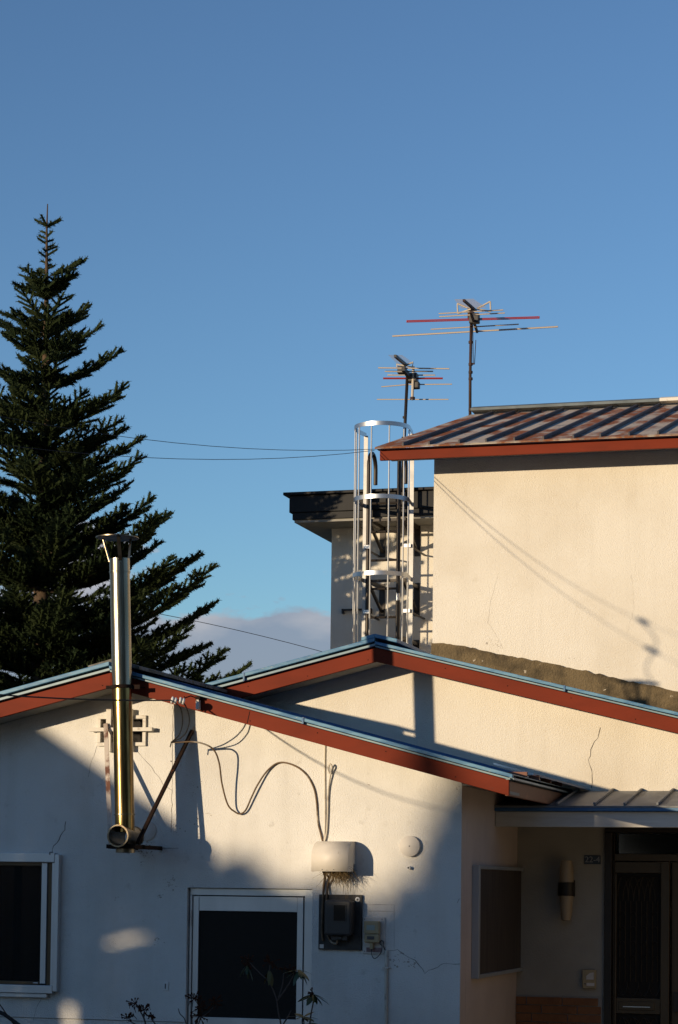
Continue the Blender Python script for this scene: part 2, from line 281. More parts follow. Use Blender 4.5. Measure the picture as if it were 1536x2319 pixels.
NAIL = MB().lathe((0, 0, 0), (0, 1, 0), [(-.0015, .0025), (0, .004), (.001, .004)], 8).mesh('nail'); NAIL.materials.append(M['rust'])
def rake(parent, B, ridge, left, right, w, back, wall_y, names=True, gap=True):
    """Bargeboards, drip strips, soffit and sheet of a gable roof whose ridge runs along Y.
    ridge/left/right: (x, z) of the upper edge of the red board in the plane Y=B; w board height; back: far end of the roof."""
    for (ex, ez) in (left, right):
        rx, rz = ridge
        def quad(o0, o1): return [(rx, rz + o0), (ex, ez + o0), (ex, ez + o1), (rx, rz + o1)]
        m = MB(); m.xz(quad(-w, 0), B, B + 0.03); m.build('bargeboard', M['red'], parent, bevel=0.003)
        sx = 0.03 if ex > rx else -0.03; sl = (ez - rz) / (ex - rx)
        g0, g1, g2, g3, g4 = (0.002, 0.012, 0.030, 0.042, 0.070) if ex < rx else (0.001, 0.003, 0.015, 0.019, 0.043)
        m = MB(); m.xz(quad(g0, g1), B + 0.012, B + 0.03); m.build('gap_strip', M['black'], parent)
        def quad2(o0, o1, e): return [(rx, rz + o0), (ex + e, ez + sl * e + o0), (ex + e, ez + sl * e + o1), (rx, rz + o1)]
        Lr = abs(ex - rx); npc = max(2, int(Lr / 1.3))                   # the metal edge comes in lengths that lap
        for k in range(npc):
            t0, t1 = k / npc, (k + 1) / npc
            def seg(o0, o1, e, lift):
                x0_, x1_ = rx + (ex - rx) * t0, rx + (ex - rx) * t1 + (e if k == npc - 1 else -.0015 * (1 if ex > rx else -1))
                z_ = lambda x: rz + sl * (x - rx)
                return [(x0_, z_(x0_) + o0 + lift), (x1_, z_(x1_) + o0 + lift), (x1_, z_(x1_) + o1 + lift), (x0_, z_(x0_) + o1 + lift)]
            lf = random.uniform(0, .0025); fw_ = random.uniform(0, .004)
            m = MB(); m.xz(seg(g1, g2, sx * .4, lf * .3), B - 0.022 - fw_, B + 0.03); m.build('drip_strip', M['greyblue'], parent, bevel=0.002)
            m = MB(); m.xz(seg(g3, g4, sx, lf), B - 0.040 - fw_, B + 0.06); m.build('roof_edge', M['blue'], parent, bevel=0.004)
            if 0 < k: xx = rx + (ex - rx) * t0; zz = rz + sl * (xx - rx); q = MB(); q.box(xx - .006, xx + .006, B - .047, B - .0, zz + g1, zz + g4 + .003); q.build('edge_joint', M['deepblue'], parent)
        m = MB(); m.xz(quad2(g2, g3, 0), B - 0.002, B + 0.03); m.build('gap_strip', M['black'], parent)
        for k in range(int(Lr / .46) + 1):
            xx = rx + (ex - rx) * min(.985, (k * .46 + .06) / Lr); zz = rz + sl * (xx - rx) - w * random.choice((.3, .5, .72))
            place('nail', NAIL, None, (xx, B - .0008, zz), parent)
        m = MB(); m.xz(quad2(g3 + .004, g4 - .004, sx), B + 0.061, back); m.build('roof_sheet', M['deepblue'], parent)
        m = MB(); m.xz(quad(-w + 0.012, -w + 0.03), B + 0.031, wall_y + 0.02); m.build('soffit', M['soffit'], parent)
        L = math.hypot(ex - rx, ez - rz); n = max(2, int((back - B) / 0.42))
        sm = MB(); sm.add(*([], []))
        for k in range(1, n):
            y = B + 0.05 + (back - B - 0.1) * k / n
            q = MB(); q.xz(quad2(g4 - .004, g4 + 0.016, sx), y, y + 0.025); q.build('roof_seam', M['deepblue'], parent)

# ------------------------------------------------------------------ front house
ridge1 = P(252, 1523, B1); r1 = P(1153, 1766.5, B1); l1 = P(0, 1592, B1)
sl_l = (l1.z - ridge1.z) / (l1.x - ridge1.x); lx = 2 * ridge1.x - r1.x - 0.1
L1 = (lx, ridge1.z + sl_l * (lx - ridge1.x))
W1 = ridge1.z - P(252, 1523 + 33.5, B1).z
fhouse = thing('front_house', (-5.5, 16, 0), 'low white stucco house with red bargeboards and blue roof edge in front', 'house')
rake(fhouse, B1, (ridge1.x, ridge1.z), L1, (r1.x, r1.z), W1, D2 - 0.02, D1)
XR = P(1045.5, 1900, D1).x; XL = -7.85
def roof_z1(x):
    s = (r1.z - ridge1.z) / (r1.x - ridge1.x) if x > ridge1.x else (L1[1] - ridge1.z) / (L1[0] - ridge1.x)
    return ridge1.z + s * (x - ridge1.x) - W1 + 0.02
# wall with a door hole, a window hole and a vent hole: columns of wall between the holes
dA, dB = P(422.5, 2150, D1).x, P(706, 2150, D1).x; dT = P(565, 2011.5, D1).z; dBot = 0.16
wB = P(128, 2100, D1).x; wA = wB - 1.65; wT, wBo = P(60, 1946, D1).z, P(60, 2243, D1).z
vA, vB = P(227, 1655, D1).x, P(330, 1655, D1).x; vT, vBo = P(280, 1624, D1).z, P(280, 1687, D1).z
T = 0.16; GZ = P(200, 2308, D1).z
w = MB()
def wallcol(x0, x1, z0, z1=None):
    xs = [x0] + ([ridge1.x] if x0 < ridge1.x < x1 and z1 is None else []) + [x1]
    top = [(x, roof_z1(x)) for x in xs] if z1 is None else [(x0, z1), (x1, z1)]
    w.xz([(x0, z0)] + [(x1, z0)] + top[::-1], D1, D1 + T)
wallcol(XL, wA, GZ); wallcol(wA, wB, wT); wallcol(wB, vA, GZ)
if wBo > GZ: wallcol(wA, wB, GZ, wBo)
wallcol(vA, dA, vT); wallcol(vA, vB, GZ, vBo); wallcol(vB, dA, GZ, vT) if vB < dA else None
wallcol(dA, dB, dT); wallcol(dB, XR - 0.001, GZ)
w.build('front_wall', M['stucco'], fhouse)
m = MB(); m.box(XL, dA, D1 + 0.010, D1 + T, 0, GZ - 0.004); m.box(dB, XR, D1 + 0.010, D1 + T, 0, GZ - 0.004); m.build('plinth', M['stucco'], fhouse)
m = MB(); m.box(XR - T, XR, D1 + T + .001, D2, 0, r1.z - 0.0); m.box(XR - T, XR - .0005, D1 + .0005, D1 + T, 0, r1.z - 0.01); m.build('side_wall', M['pink'], fhouse)
m = MB(); m.box(XL - .001, XL + T, D1 + T, 19, 0, L1[1]); m.box(XL, XR - T, 18.9, 19, 0, L1[1]); m.build('rear_wall', M['stucco'], fhouse)
# right eave: brown fascia board running back
m = MB(); m.box(r1.x - 0.03, r1.x - 0.001, B1 + 0.031, D2 - 0.1, r1.z - W1 * 1.0, r1.z - 0.004); m.build('eave_fascia', M['redbrown'], fhouse, bevel=.003)
m = MB(); m.box(XR + .001, r1.x - 0.031, D1 + 0.001, D2 - 0.02, r1.z - 0.022, r1.z - 0.008); m.build('eave_soffit', M['soffit'], fhouse)
m = MB(); m.box(r1.x - 0.02, r1.x + 0.03, B1 + 0.0, D2 - .05, r1.z + .002, r1.z + 0.036); m.build('eave_drip', M['greyblue'], fhouse)
for k in range(4):
    y = B1 + 0.35 + k * 0.42
    m = MB(); m.box(r1.x - 0.10, r1.x + 0.045, y, y + 0.03, r1.z + 0.037, r1.z + 0.07); m.build('seam_end', M['redbrown'], fhouse)
# board joint on the right bargeboard, nails
def on(x, y, Y, d=0.0): p = P(x, y, Y); return V((p.x, Y - d, p.z))
a, b_ = on(566, 1611, B1, 0.001), on(560, 1638, B1, 0.001)
MB().bar(a, b_, 0.0015, 0.004).build('board_joint', M['black'], fhouse)
# old roof cap with moss on the ridge
m = MB(); y0 = B1 + 0.02
for s_, ex in ((1, 0.55), (-1, -0.5)):
    z2 = roof_z1(ridge1.x + ex) - roof_z1(ridge1.x) + 0
    m.xz([(ridge1.x - .002*s_, ridge1.z + 0.071), (ridge1.x + ex * .35, ridge1.z + 0.071 + z2 * .35), (ridge1.x + ex * .35, ridge1.z + 0.093 + z2 * .35), (ridge1.x - .002*s_, ridge1.z + 0.096)], y0, D2 - 0.1)
m.build('ridge_cap', mat('mossy_cap', (0.10, 0.095, 0.07), 0.9, vary=(0.2, 0.2, 0.2), vscale=20), fhouse)

def cracks(name, pts, Y, parent, wdt=0.003, mt='crack', jit=0.004):
    ps = [on(x, y, Y, 0) for x, y in pts]; q = []
    for i in range(len(ps) - 1):
        n = max(2, int((ps[i+1] - ps[i]).length / 0.03))
        for k in range(n): t = k / n; v = ps[i].lerp(ps[i+1], t); q.append(v + V((random.gauss(0, jit), 0, random.gauss(0, jit))))
    q.append(ps[-1]); vs = []; fs = []
    for i, p in enumerate(q):
        t = (q[min(i+1, len(q)-1)] - q[max(i-1, 0)]).normalized(); s = V((t.z, 0, -t.x)) * wdt * random.uniform(0.25, 0.7)
        vs += [p + s - V((0, .0012, 0)), p - s - V((0, .0012, 0))]
    fs = [(2*i, 2*i+1, 2*i+3, 2*i+2) for i in range(len(q) - 1)]
    m = MB(); m.add(vs, fs); return m.build(name, M[mt], parent)
def marks(spots, Y, parent, mt='stain', name='paint_chips'):
    m = MB()                                            # flecks of a few millimetres, far too small to pick apart
    for x, y, s, n in spots:
        c = on(x, y, Y, 0.0013)
        for k in range(n):
            o = c + V((random.gauss(0, s * .9), 0, random.gauss(0, s * .7))); r = abs(random.gauss(0, .12)) * s + .0016; an = random.random() * 6
            st = random.uniform(.2, 1)
            m.add([o + V((math.cos(an + i) * r * (1 if i % 2 else st), 0, math.sin(an + i) * r * st)) for i in (0, 1.2, 2.5, 3.8, 5)], [(0,1,2,3,4)])
    o = m.build(name, M[mt], parent); o['kind'] = 'stuff'
cracks('crack', [(223,1685),(208,1722),(200,1760)], D1, fhouse, .002)
cracks('crack', [(150,1862),(147,1878),(140,1892),(118,1925),(116,1937),(119,1942)], D1, fhouse, .0045)
cracks('crack', [(97,2256),(82,2285),(75,2312)], D1, fhouse, .002)
cracks('crack', [(310,1700),(345,1740),(372,1775),(390,1790)], D1, fhouse, .0018)
cracks('crack', [(905,2158),(940,2175),(955,2192),(962,2205)], D1, fhouse, .003)
cracks('crack', [(962,2205),(990,2190),(1005,2182),(1043,2183)], D1, fhouse, .0025)
cracks('crack', [(880,2150),(900,2152),(915,2160)], D1, fhouse, .003)
cracks('crack', [(392,1600),(390,1760),(388,1885)], D1, fhouse, .0025, jit=.002)
cracks('crack', [(330,1921),(405,1921)], D1, fhouse, .0022, jit=.0008)
cracks('crack', [(1040,2035),(1036,2045)], D1, fhouse, .006, 'stain', .001)
marks([(450,1778,.02,12),(475,1843,.015,10),(443,1858,.025,14),(400,1880,.03,16),(386,2003,.03,22),(362,2030,.025,14),(262,2033,.02,10),(323,2085,.012,8),(258,2133,.02,12),(356,2130,.025,12),(224,1777,.015,8),(320,1960,.015,8),(332,1925,.03,16),(892,2175,.03,20),(930,2180,.03,20),(1038,1787,.012,8),(835,1775,.01,5),(390,1995,.02,10),(146,2093,.004,2),(112,1637,.004,3),(336,1940,.02,8),(440,1795,.015,6),(800,1690,.01,5)], D1, fhouse)
marks([(325,1914,.03,26),(338,1917,.025,16),(318,1916,.03,16)], D1, fhouse, 'ruststain', 'rust_flecks')
for x in (388, 396.5): m = MB(); m.lathe(on(x, 1724, D1, .004), (0, 1, 0), [(0, .004), (.006, .004)], 8); m.build('screw_hole', M['black'], fhouse)
# repaired rectangle beside the meter
for q in ([(822,2049),(893,2049)], [(893,2049),(893,2150)], [(835,2063),(893,2064)]): cracks('paint_edge', q, D1, fhouse, .0015, jit=.0006)

# --- sliding window on the left
win = MB(); ff = D1 - 0.055
fr = 0.055
m = MB(); m.box(wA - .02, wB - .0, ff, D1 + 0.06, wT - 0.02, wT + 0.045); wf = m.build('window', M['alu'], fhouse, bevel=.004)
def wpart(name, mt, *bx, bevel=.003):
    m = MB(); m.box(*bx); return m.build(name, M[mt], wf, bevel=bevel)
wpart('frame', 'alu', wB - .001, wB + 0.032, ff + 0.004, D1 + .02, wBo - .0, wT + .035)
wpart('frame', 'alu', wB - .022, wB - .002, ff + 0.012, D1 + .05, wBo + .03, wT - .021)
wpart('frame', 'alu', wA - .02, wB + .0, ff, D1 + 0.06, wBo - 0.015, wBo + 0.04)
wpart('sill', 'alu', wA - .02, wB - .045, ff + .012, D1 + .02, wBo - 0.045, wBo - 0.017)
wpart('sash_stile', 'brownalu', wB - .060, wB - .024, D1 - .02, D1 + .004, wBo + .041, wT - .021)
wpart('sash_stile', 'alu', wB - .104, wB - .062, D1 - .030, D1 - .008, wBo + .05, wT - .023)
wpart('sash_rail', 'brownalu', wA, wB - .105, D1 - .026, D1 - .008, wBo + .041, wBo + .065)
wpart('sash_rail', 'brownalu', wA, wB - .105, D1 - .026, D1 - .008, wT - .045, wT - .023)
wpart('curtain', 'curtain', wA + 1.32, wA + 1.375, D1 + .024, D1 + .028, wBo + .06, wT - .05, bevel=0)
wpart('insect_screen', 'screen', wA, wB - .105, D1 - .016, D1 - .014, wBo + .065, wT - .045, bevel=0)
wpart('pane', 'glass', wA, wB - .03, D1 + .03, D1 + .036, wBo + .04, wT - .02, bevel=0)
wpart('handle', 'white', wB - .15, wB - .118, D1 - .034, D1 - .0262, wBo + .052, wBo + .058, bevel=0)
m = MB(); c = on(116, 1945, ff, .002); m.box(c.x - .012, c.x + .012, ff - .004, ff, wT + .046, wT + .052); m.box(c.x - .012, c.x - .008, ff - .004, ff, wT + .03, wT + .046); m.build('clip', M['label'], wf)

# --- back door
dR = D1 + 0.045                      # door frame set back into the wall
door = MB(); door.box(dA + .008, dB - .0, dR - .01, dR + .1, dT - 0.05, dT - 0.004); door = door.build('back_door', M['alu'], fhouse, bevel=.002)
def dpart(name, mt, *bx, bevel=.002):
    m = MB(); m.box(*bx); return m.build(name, M[mt], door, bevel=bevel)
def dx(px): return P(px, 2100, dR).x
dpart('frame', 'alu', dA + .008, dx(436), dR - .012, dR + .1, dBot, dT - .051)
dpart('frame', 'alu', dx(690.5), dx(693.5), dR - .012, dR + .1, dBot, dT - .051)
dpart('frame', 'alu', dx(694), dB - .002, dR - .03, dR + .1, dBot, dT - .004)
dpart('frame_gap', 'black', dx(436), dx(690), dR + .03, dR + .05, dBot, dT - .05, bevel=0)
dt = dT - .056; gl0, gl1 = dx(450), dx(673)
dpart('door_stile', 'alu', dx(437.2), gl0, dR, dR + .028, dBot + .02, dt)
dpart('door_stile', 'alu', gl1, dx(686.5), dR, dR + .028, dBot + .02, dt)
gt, gb = P(560, 2064, dR).z, P(560, 2306, dR).z
dpart('door_rail', 'alu', gl0 + .001, gl1 - .001, dR + .003, dR + .027, gt, dt - .001)
dpart('door_trim', 'alu', gl0 + .001, gl1 - .001, dR - .001, dR + .002, dt - .012, dt - .001, bevel=0)
dpart('door_rail', 'alu', gl0 + .001, gl1 - .001, dR + .003, dR + .027, gb - .1, gb)
dpart('lower_panel', 'alu', gl0 + .001, gl1 - .001, dR + .010, dR + .022, dBot + .02, gb - .101)
dpart('pane', 'frost', gl0, gl1, dR + .012, dR + .018, gb, gt, bevel=0)
c = P(434.5, 2078, dR)
m = MB(); m.tube([V((c.x, dR - .012, c.z - .052)), V((c.x, dR - .012, c.z + .052))], .0085, 10); m.build('hinge', M['zinc'], door, auto=True)
for y in (2170, 2295):
    c = P(693, y, dR); MB().lathe(V((c.x, dR - .016, c.z)), (0, 1, 0), [(0, .004), (.006, .004)], 8).build('screw', M['label'], door)
dpart('sill', 'alu', dA, dB, dR - .05, dR + .1, dBot - .04, dBot - .001)

# --- gable vent with cross bars and wire mesh
vent = MB(); vy = D1 - 0.02
a, c = on(222, 1690, D1), on(333, 1620, D1); fx0, fx1, fz0, fz1 = a.x, c.x, a.z, c.z; t_ = .024
vent.box(fx0, fx1, vy, D1 + .05, fz1 - t_, fz1)
vent = vent.build('vent', M['oldwhite'], fhouse, bevel=.003)
def vpart(name, mt, *bx):
    m = MB(); m.box(*bx); return m.build(name, M[mt], vent, bevel=.002)
vpart('frame', 'oldwhite', fx0, fx1, vy, D1 + .05, fz0, fz0 + t_); vpart('frame', 'oldwhite', fx0, fx0 + t_, vy + .001, D1 + .05, fz0 + t_ + .0005, fz1 - t_ - .0005)
vpart('frame', 'oldwhite', fx1 - t_, fx1, vy + .001, D1 + .05, fz0 + t_ + .0005, fz1 - t_ - .0005)
vpart('backing', 'black', fx0 + .01, fx1 - .01, D1 + .10, D1 + .12, fz0, fz1)
zc_ = on(280, 1653, D1).z
a, c = on(208, 1652, D1, .05), on(351, 1656, D1, .05); vpart('cross_bar', 'oldwhite', a.x, c.x, D1 - .055, vy - .001, zc_ - .013, zc_ + .013)
for x0, x1_, zt, zb in ((246, 257, 1607, 1703), (296, 304.5, 1607, 1702)):
    vpart('upright', 'oldwhite', on(x0, 1650, D1).x, on(x1_, 1650, D1).x, D1 - .048, vy - .001, on(250, zb, D1).z, zc_ - .0135); vpart('upright', 'oldwhite', on(x0, 1650, D1).x, on(x1_, 1650, D1).x, D1 - .048, vy - .001, zc_ + .0135, on(250, zt, D1).z)
m = MB(); y_ = D1 + .055; st = .019; zz0, zz1 = fz0 + t_, fz1 - t_
i = fx0 + t_ - (zz1 - zz0)
while i < fx1 - t_:
    for s_ in (1, -1):
        xa, xb, za, zb = i, i + (zz1 - zz0), (zz0 if s_ > 0 else zz1), (zz1 if s_ > 0 else zz0)
        u0, u1 = max(0, (fx0 + t_ - xa) / (xb - xa)), min(1, (fx1 - t_ - xa) / (xb - xa))
        if u1 > u0: m.bar(V((xa + (xb-xa)*u0, y_ + .002*s_, za + (zb-za)*u0)), V((xa + (xb-xa)*u1, y_ + .002*s_, za + (zb-za)*u1)), .0011, .0011, (0, 1, 0))
    i += st
m.build('wire_mesh', M['bronze'], vent)

# --- shuttered window on the side wall
sx = XR + 0.05
q = [PX(1087, 1956, sx), PX(1190, 1968, sx), PX(1190, 2199, sx), PX(1083, 2216, sx)]
ya, yb = (q[0].y + q[3].y) / 2, min((q[1].y + q[2].y) / 2, D2 + .2); zt, zb = (q[0].z + q[1].z) / 2, (q[2].z + q[3].z) / 2
m = MB(); m.box(XR + .001, sx - .02, ya + .02, yb - .02, zb + .02, zt - .02); sw = m.build('shutter_window', M['shutter'], fhouse)
for bx in ((ya, ya + .045, zb, zt), (yb - .06, yb, zb, zt - .001)): m = MB(); m.box(XR + .0005, sx, bx[0], bx[1], bx[2], bx[3]); m.build('frame', M['alu'], sw, bevel=.003)
for bx in ((zb, zb + .025), (zt - .025, zt)): m = MB(); m.box(XR + .0005, sx - .003, ya + .0455, yb - .0605, bx[0], bx[1]); m.build('frame', M['alu'], sw, bevel=.003)
# ------------------------------------------------------------------ things fixed to the front wall
# flue
FY = D1 - 0.425
fl0, fl1 = P(283.5, 1893, FY), P(271, 1265, FY); fr_ = 0.0645
ax = (fl1 - fl0).normalized(); Lf = (fl1 - fl0).length
def fz(y):
    t = (1893 - y) / (1893 - 1265); return fl0 + (fl1 - fl0) * t
flue = thing('stove_flue', (fl0.x, FY, fl0.z - .1), 'tall shiny stainless stove flue with rain cap on the front gable', 'flue pipe')
def tubeseg(ya, yb, r, name, mt='steel', n=40):
    a, b2 = fz(ya), fz(yb); h = (b2 - a).length
    return MB().lathe(a, ax, [(0, r - .004), (0, r), (h * .5, r), (h, r), (h, r - .004)], n, True).build(name, M[mt], flue, auto=True)
tubeseg(1884, 1560, fr_, 'pipe', 'goldsheen'); tubeseg(1561, 1297, fr_ + .0015, 'pipe'); tubeseg(1300, 1266, fr_ + .003, 'pipe_collar')
for y in (1296, 1845): tubeseg(y + 1.2, y - 1.2, fr_ + .006, 'bead')
MB().bar(fz(1840) + V((fr_ * .93, -.018, 0)), fz(1300) + V((fr_ * .93, -.018, 0)), .004, .004, (1,0,0)).build('pipe_seam', M['steel'], flue)
capc = P(266, 1219, FY); cr_ = 0.142
m = MB().lathe(capc, (0.0, 0, 1), [(0.0, cr_), (.006, cr_), (.017, cr_ * .5), (.026, .006), (.020, .004), (.011, cr_ * .5)], 32, True); cap = m.build('rain_cap', M['tarnish'], flue, auto=True)
a0 = math.atan2(-fl1.y, -fl1.x)                          # one strap faces the street, the other two stand behind it
for k in range(3):
    an = a0 + .06 + k * 2 * math.pi / 3; d_ = V((math.cos(an), math.sin(an), 0)); m = MB().bar(fz(1272) + d_ * (fr_ + .007), capc + d_ * .105 + V((0, 0, .004)), .024, .003, d_); m.build('cap_strap', M['tarnish'], flue)
# tee with open ends
tc_ = P(285, 1894, FY); ro = .068
def ringtube(y0, y1, r, th=.004): return MB().lathe(V((tc_.x, y0, tc_.z)), (0, 1, 0), [(0, r - th), (0, r), (y1 - y0, r), (y1 - y0, r - th)], 40, True)
ringtube(FY - .14, FY + .15, ro).build('tee_branch', M['tarnish'], flue, auto=True)
ringtube(FY - .142, FY - .12, ro + .006, .009).build('tee_rim', M['tarnish'], flue, auto=True); ringtube(FY + .13, FY + .152, ro + .004, .008).build('tee_rim', M['tarnish'], flue, auto=True)
MB().lathe(tc_ - V((0, 0, .11)), (0, 0, 1), [(0, .05), (.002, fr_), (.035, fr_), (.036, .05)], 32).build('tee_end_cap', M['tarnish'], flue, auto=True)
# brackets
def zring(c, r, h, name):
    MB().lathe(c - V((0, 0, h / 2)), ax, [(0, r), (0, r + .006), (h, r + .006), (h, r)], 32, True).build(name, M['rust'], flue, auto=True)
cl_ = fz(1557); zring(cl_, fr_ + .002, .022, 'clamp_band')
m = MB(); m.box(cl_.x - fr_ - .05, cl_.x - fr_ - .008, FY + .0, FY + .006, cl_.z - .011, cl_.z + .011); m.box(cl_.x + fr_ + .008, cl_.x + fr_ + .06, FY, FY + .006, cl_.z - .014, cl_.z + .014); m.build('clamp_lug', M['rust'], flue)
for s_ in (-1, 1): MB().bar(V((cl_.x + s_ * (fr_ + .03), FY + .007, cl_.z)), V((cl_.x + s_ * (fr_ + .05), B1 - .001, cl_.z + .004)), .02, .005).build('clamp_arm', M['rust'], flue)
bz = P(285, 1917, FY).z
m = MB(); m.box(tc_.x - .10, tc_.x + .10, FY - .09, FY - .06, bz - .014, bz + .012); m.box(tc_.x - .10, tc_.x + .10, FY + .06, FY + .09, bz - .014, bz + .012); m.build('support_bracket', M['rust'], flue)
for s_ in (-1, 1): m = MB(); m.box(tc_.x + s_ * .0755, tc_.x + s_ * .1, FY - .0595, D1 - .001, bz - .016, bz + .010); m.build('support_arm', M['rust'], flue)
a, b2 = on(247, 1640, D1, .06), V((tc_.x - .095, FY - .03, bz + .02)); MB().bar(a, b2, .006, .030, (1, 0, 0)).build('stay', M['rustwhite'], flue)
a, b2 = on(437, 1655, D1, .012), V((tc_.x + .095, FY - .03, bz + .02)); MB().bar(a, b2, .022, .024, (0, -1, .1)).build('stay', M['rust'], flue)
a2 = a + (a - b2).normalized() * .05; MB().bar(a2 - V((0, .004, 0)), a, .012, .004, (0, -1, .1)).build('stay_foot', M['rustwhite'], flue)
# round covers
def disc(x, y, r, name, mt, label, cat, th=.008):
    c = on(x, y, D1, 0); m = MB().lathe(V((c.x, D1 - th, c.z)), (0, 1, 0), [(0, r - .003), (.002, r), (th + .001, r)], 36); o = m.build(name, M[mt], auto=True); return tag(o, label, cat), c
disc(333, 1881, .068, 'flue_hole_cover', 'plate', 'grey round cover plate on the wall behind the flue foot', 'cover plate')
o_, c = disc(930, 1916.5, .068, 'pipe_sleeve_cover', 'hood', 'pale round sleeve cover on the wall right of the exhaust hood', 'cover plate', .03)
MB().lathe(V((c.x, D1 - .033, c.z)), (0, 1, 0), [(0, .004), (.0035, .004)], 8).build('screw', M['label'], o_)
m = MB(); c = on(929, 1966, D1, 0); m.lathe(V((c.x - .004, D1 - .03, c.z + .002)), (0.12, 1, 0), [(0, .0075), (0, .011), (.031, .011), (.031, .0075)], 14, True)
tag(m.build('drain_spout', M['white'], auto=True), 'short white pipe stub sticking out below the round sleeve cover', 'pipe')
# exhaust hood with quarter-round front
hd = .182; a, c = P(723, 1974, D1), P(806, 1905, D1); hx0, hx1, hz0, hz1 = a.x, c.x, on(760, 1974, D1).z, on(760, 1906, D1).z
hood = thing('exhaust_hood', ((hx0 + hx1) / 2, D1, hz0), 'beige rounded exhaust hood on the wall above the electricity meter', 'exhaust hood')
prof = [(D1 - hd, hz0), (D1 - hd, hz0 + .09)]
for k in range(1, 10):
    t = math.pi / 2 * k / 9; prof.append((D1 - hd + (hd - .03) * (1 - math.cos(t)), hz0 + .09 + (hz1 - hz0 - .09) * math.sin(t)))
prof.append((D1 - .001, hz1)); th = .003; n = len(prof); vs = []
for x in (hx0, hx1):
    vs += [(x, y, z) for y, z in prof]
m = MB(); m.add(vs, [(i, i + 1, n + i + 1, n + i) for i in range(n - 1)]); o = m.build('shell', M['hood'], hood, auto=True); md = o.modifiers.new('s', 'SOLIDIFY'); md.thickness = .003; md.offset = 0
for x, s_ in ((hx0 + .002, 1), (hx1 - .002, -1)):
    m = MB(); pts = [(y + .002 if y < D1 - .05 else y, z - .002) for y, z in prof] + [(D1 - .001, hz0 + .05), (D1 - .045, hz0 + .05), (D1 - .045, hz0 + .002)]
    m.prism([(x, y, z) for y, z in pts], (s_ * .002, 0, 0)); m.build('side_panel', M['hood'], hood)
for px in (730, 756): c = P(px, 1970, D1 - hd); MB().lathe(V((c.x, D1 - hd - .004, hz0 + .012)), (0, 1, 0), [(0, .003), (.003, .003)], 8).build('screw', M['label'], hood)
# nest
m = MB()
for k in range(420):
    x = random.triangular(hx0 + .07, hx1 - .005, hx0 + .16); y = D1 - random.uniform(.015, .15); p = V((x, y, hz0 + random.uniform(.0, .05)))
    d_ = V((random.gauss(.1, .5), random.gauss(-.1, .5), random.gauss(-.75, .35))).normalized(); L = random.uniform(.04, .115) * (1.0 if random.random() < .94 else 1.5)
    if x < hx0 + .06: L *= .4
    mid = p + d_ * L * .5 + V((random.gauss(0, .006), random.gauss(0, .006), 0)); e = p + d_ * L + V((random.gauss(0, .012), 0, -.008))
    m.tube([p, mid, e], [.0011, .0010, .0006], 3, False)
for k in range(7):
    x = random.uniform(hx0 + .11, hx1 - .02); z0 = hz0; m.tube([V((x, D1 - .06, z0)), V((x + .004, D1 - .055, z0 - .08)), V((x + random.gauss(0,.006), D1 - .05, z0 - random.uniform(.12, .2)))], .0008, 3, False)
tag(m.build('bird_nest', M['straw']), 'tangle of dry nest grass hanging out under the exhaust hood', 'nest')
# electricity meter
a, c = P(723, 2152, D1), P(822, 2025, D1); X0, X1, Z0, Z1 = a.x, c.x, on(770, 2151, D1).z, on(770, 2026, D1).z
em = thing('electricity_meter', ((X0 + X1) / 2, D1, Z0), 'dark electricity meter on a black board below the exhaust hood', 'electricity meter')
m = MB(); m.box(X0, X1, D1 - .022, D1 - .001, Z0, Z1); m.build('board', M['board'], em, bevel=.003)
a, c = P(744, 2117, D1 - .022), P(805, 2038, D1 - .022)
def rounded(x0, x1, z0, z1, y0, y1, rt, rb, n=8):
    pts = []
    for cx_, cz_, r, a0 in ((x1 - rt, z1 - rt * .55, rt, 0), (x0 + rt, z1 - rt * .55, rt, 90), (x0 + rb, z0 + rb, rb, 180), (x1 - rb, z0 + rb, rb, 270)):
        for k in range(n + 1):
            t = R(a0 + 90 * k / n); pts.append((cx_ + r * math.cos(t), cz_ + (r * .55 if r == rt else r) * math.sin(t)))
    m = MB(); m.xz(pts, y0, y1); return m
rounded(a.x, c.x, a.z, c.z, D1 - .125, D1 - .0225, .03, .015).build('meter_case', M['meter'], em, bevel=.012)
gx0, gz0, gx1, gz1 = P(756, 2085, D1 - .125).x, P(756, 2085, D1 - .125).z, P(783, 2050, D1 - .125).x, P(783, 2050, D1 - .125).z
mg = MB(); mg.box(gx0, gx1, D1 - .128, D1 - .126, gz0, gz1); mg.build('meter_window', M['meterglass'], em)
m = MB(); e = .005
for bx in ((gx0 - e, gx1 + e, gz0 - e, gz0 - .0002), (gx0 - e, gx1 + e, gz1 + .0002, gz1 + e), (gx0 - e, gx0 - .0002, gz0, gz1), (gx1 + .0002, gx1 + e, gz0, gz1)): m.box(bx[0], bx[1], D1 - .129, D1 - .125, bx[2], bx[3])
m.build('window_rim', M['meter'], em)
m = MB(); cx_ = (a.x + c.x) / 2; m.box(cx_ - .055, cx_ + .055, D1 - .08, D1 - .0225, a.z - .035, a.z - .001); m.box(cx_ - .02, cx_ + .02, D1 - .09, D1 - .081, a.z - .028, a.z - .006); m.build('terminal_cover', M['meter'], em, bevel=.004)
c = on(812, 2037, D1, .022); MB().lathe(c - V((0, .006, 0)), (0, 1, 0), [(0, .009), (.0055, .0165)], 20).build('knob', M['white'], em, auto=True); MB().lathe(c - V((0, .009, 0)), (0, 1, 0), [(0, .006), (.0028, .007)], 12).build('knob_centre', M['label'], em)
c = on(731, 2143, D1, .022); m = MB(); m.box(c.x - .014, c.x + .014, D1 - .0245, D1 - .0222, c.z - .012, c.z + .014); m.build('sticker', M['plate'], em)
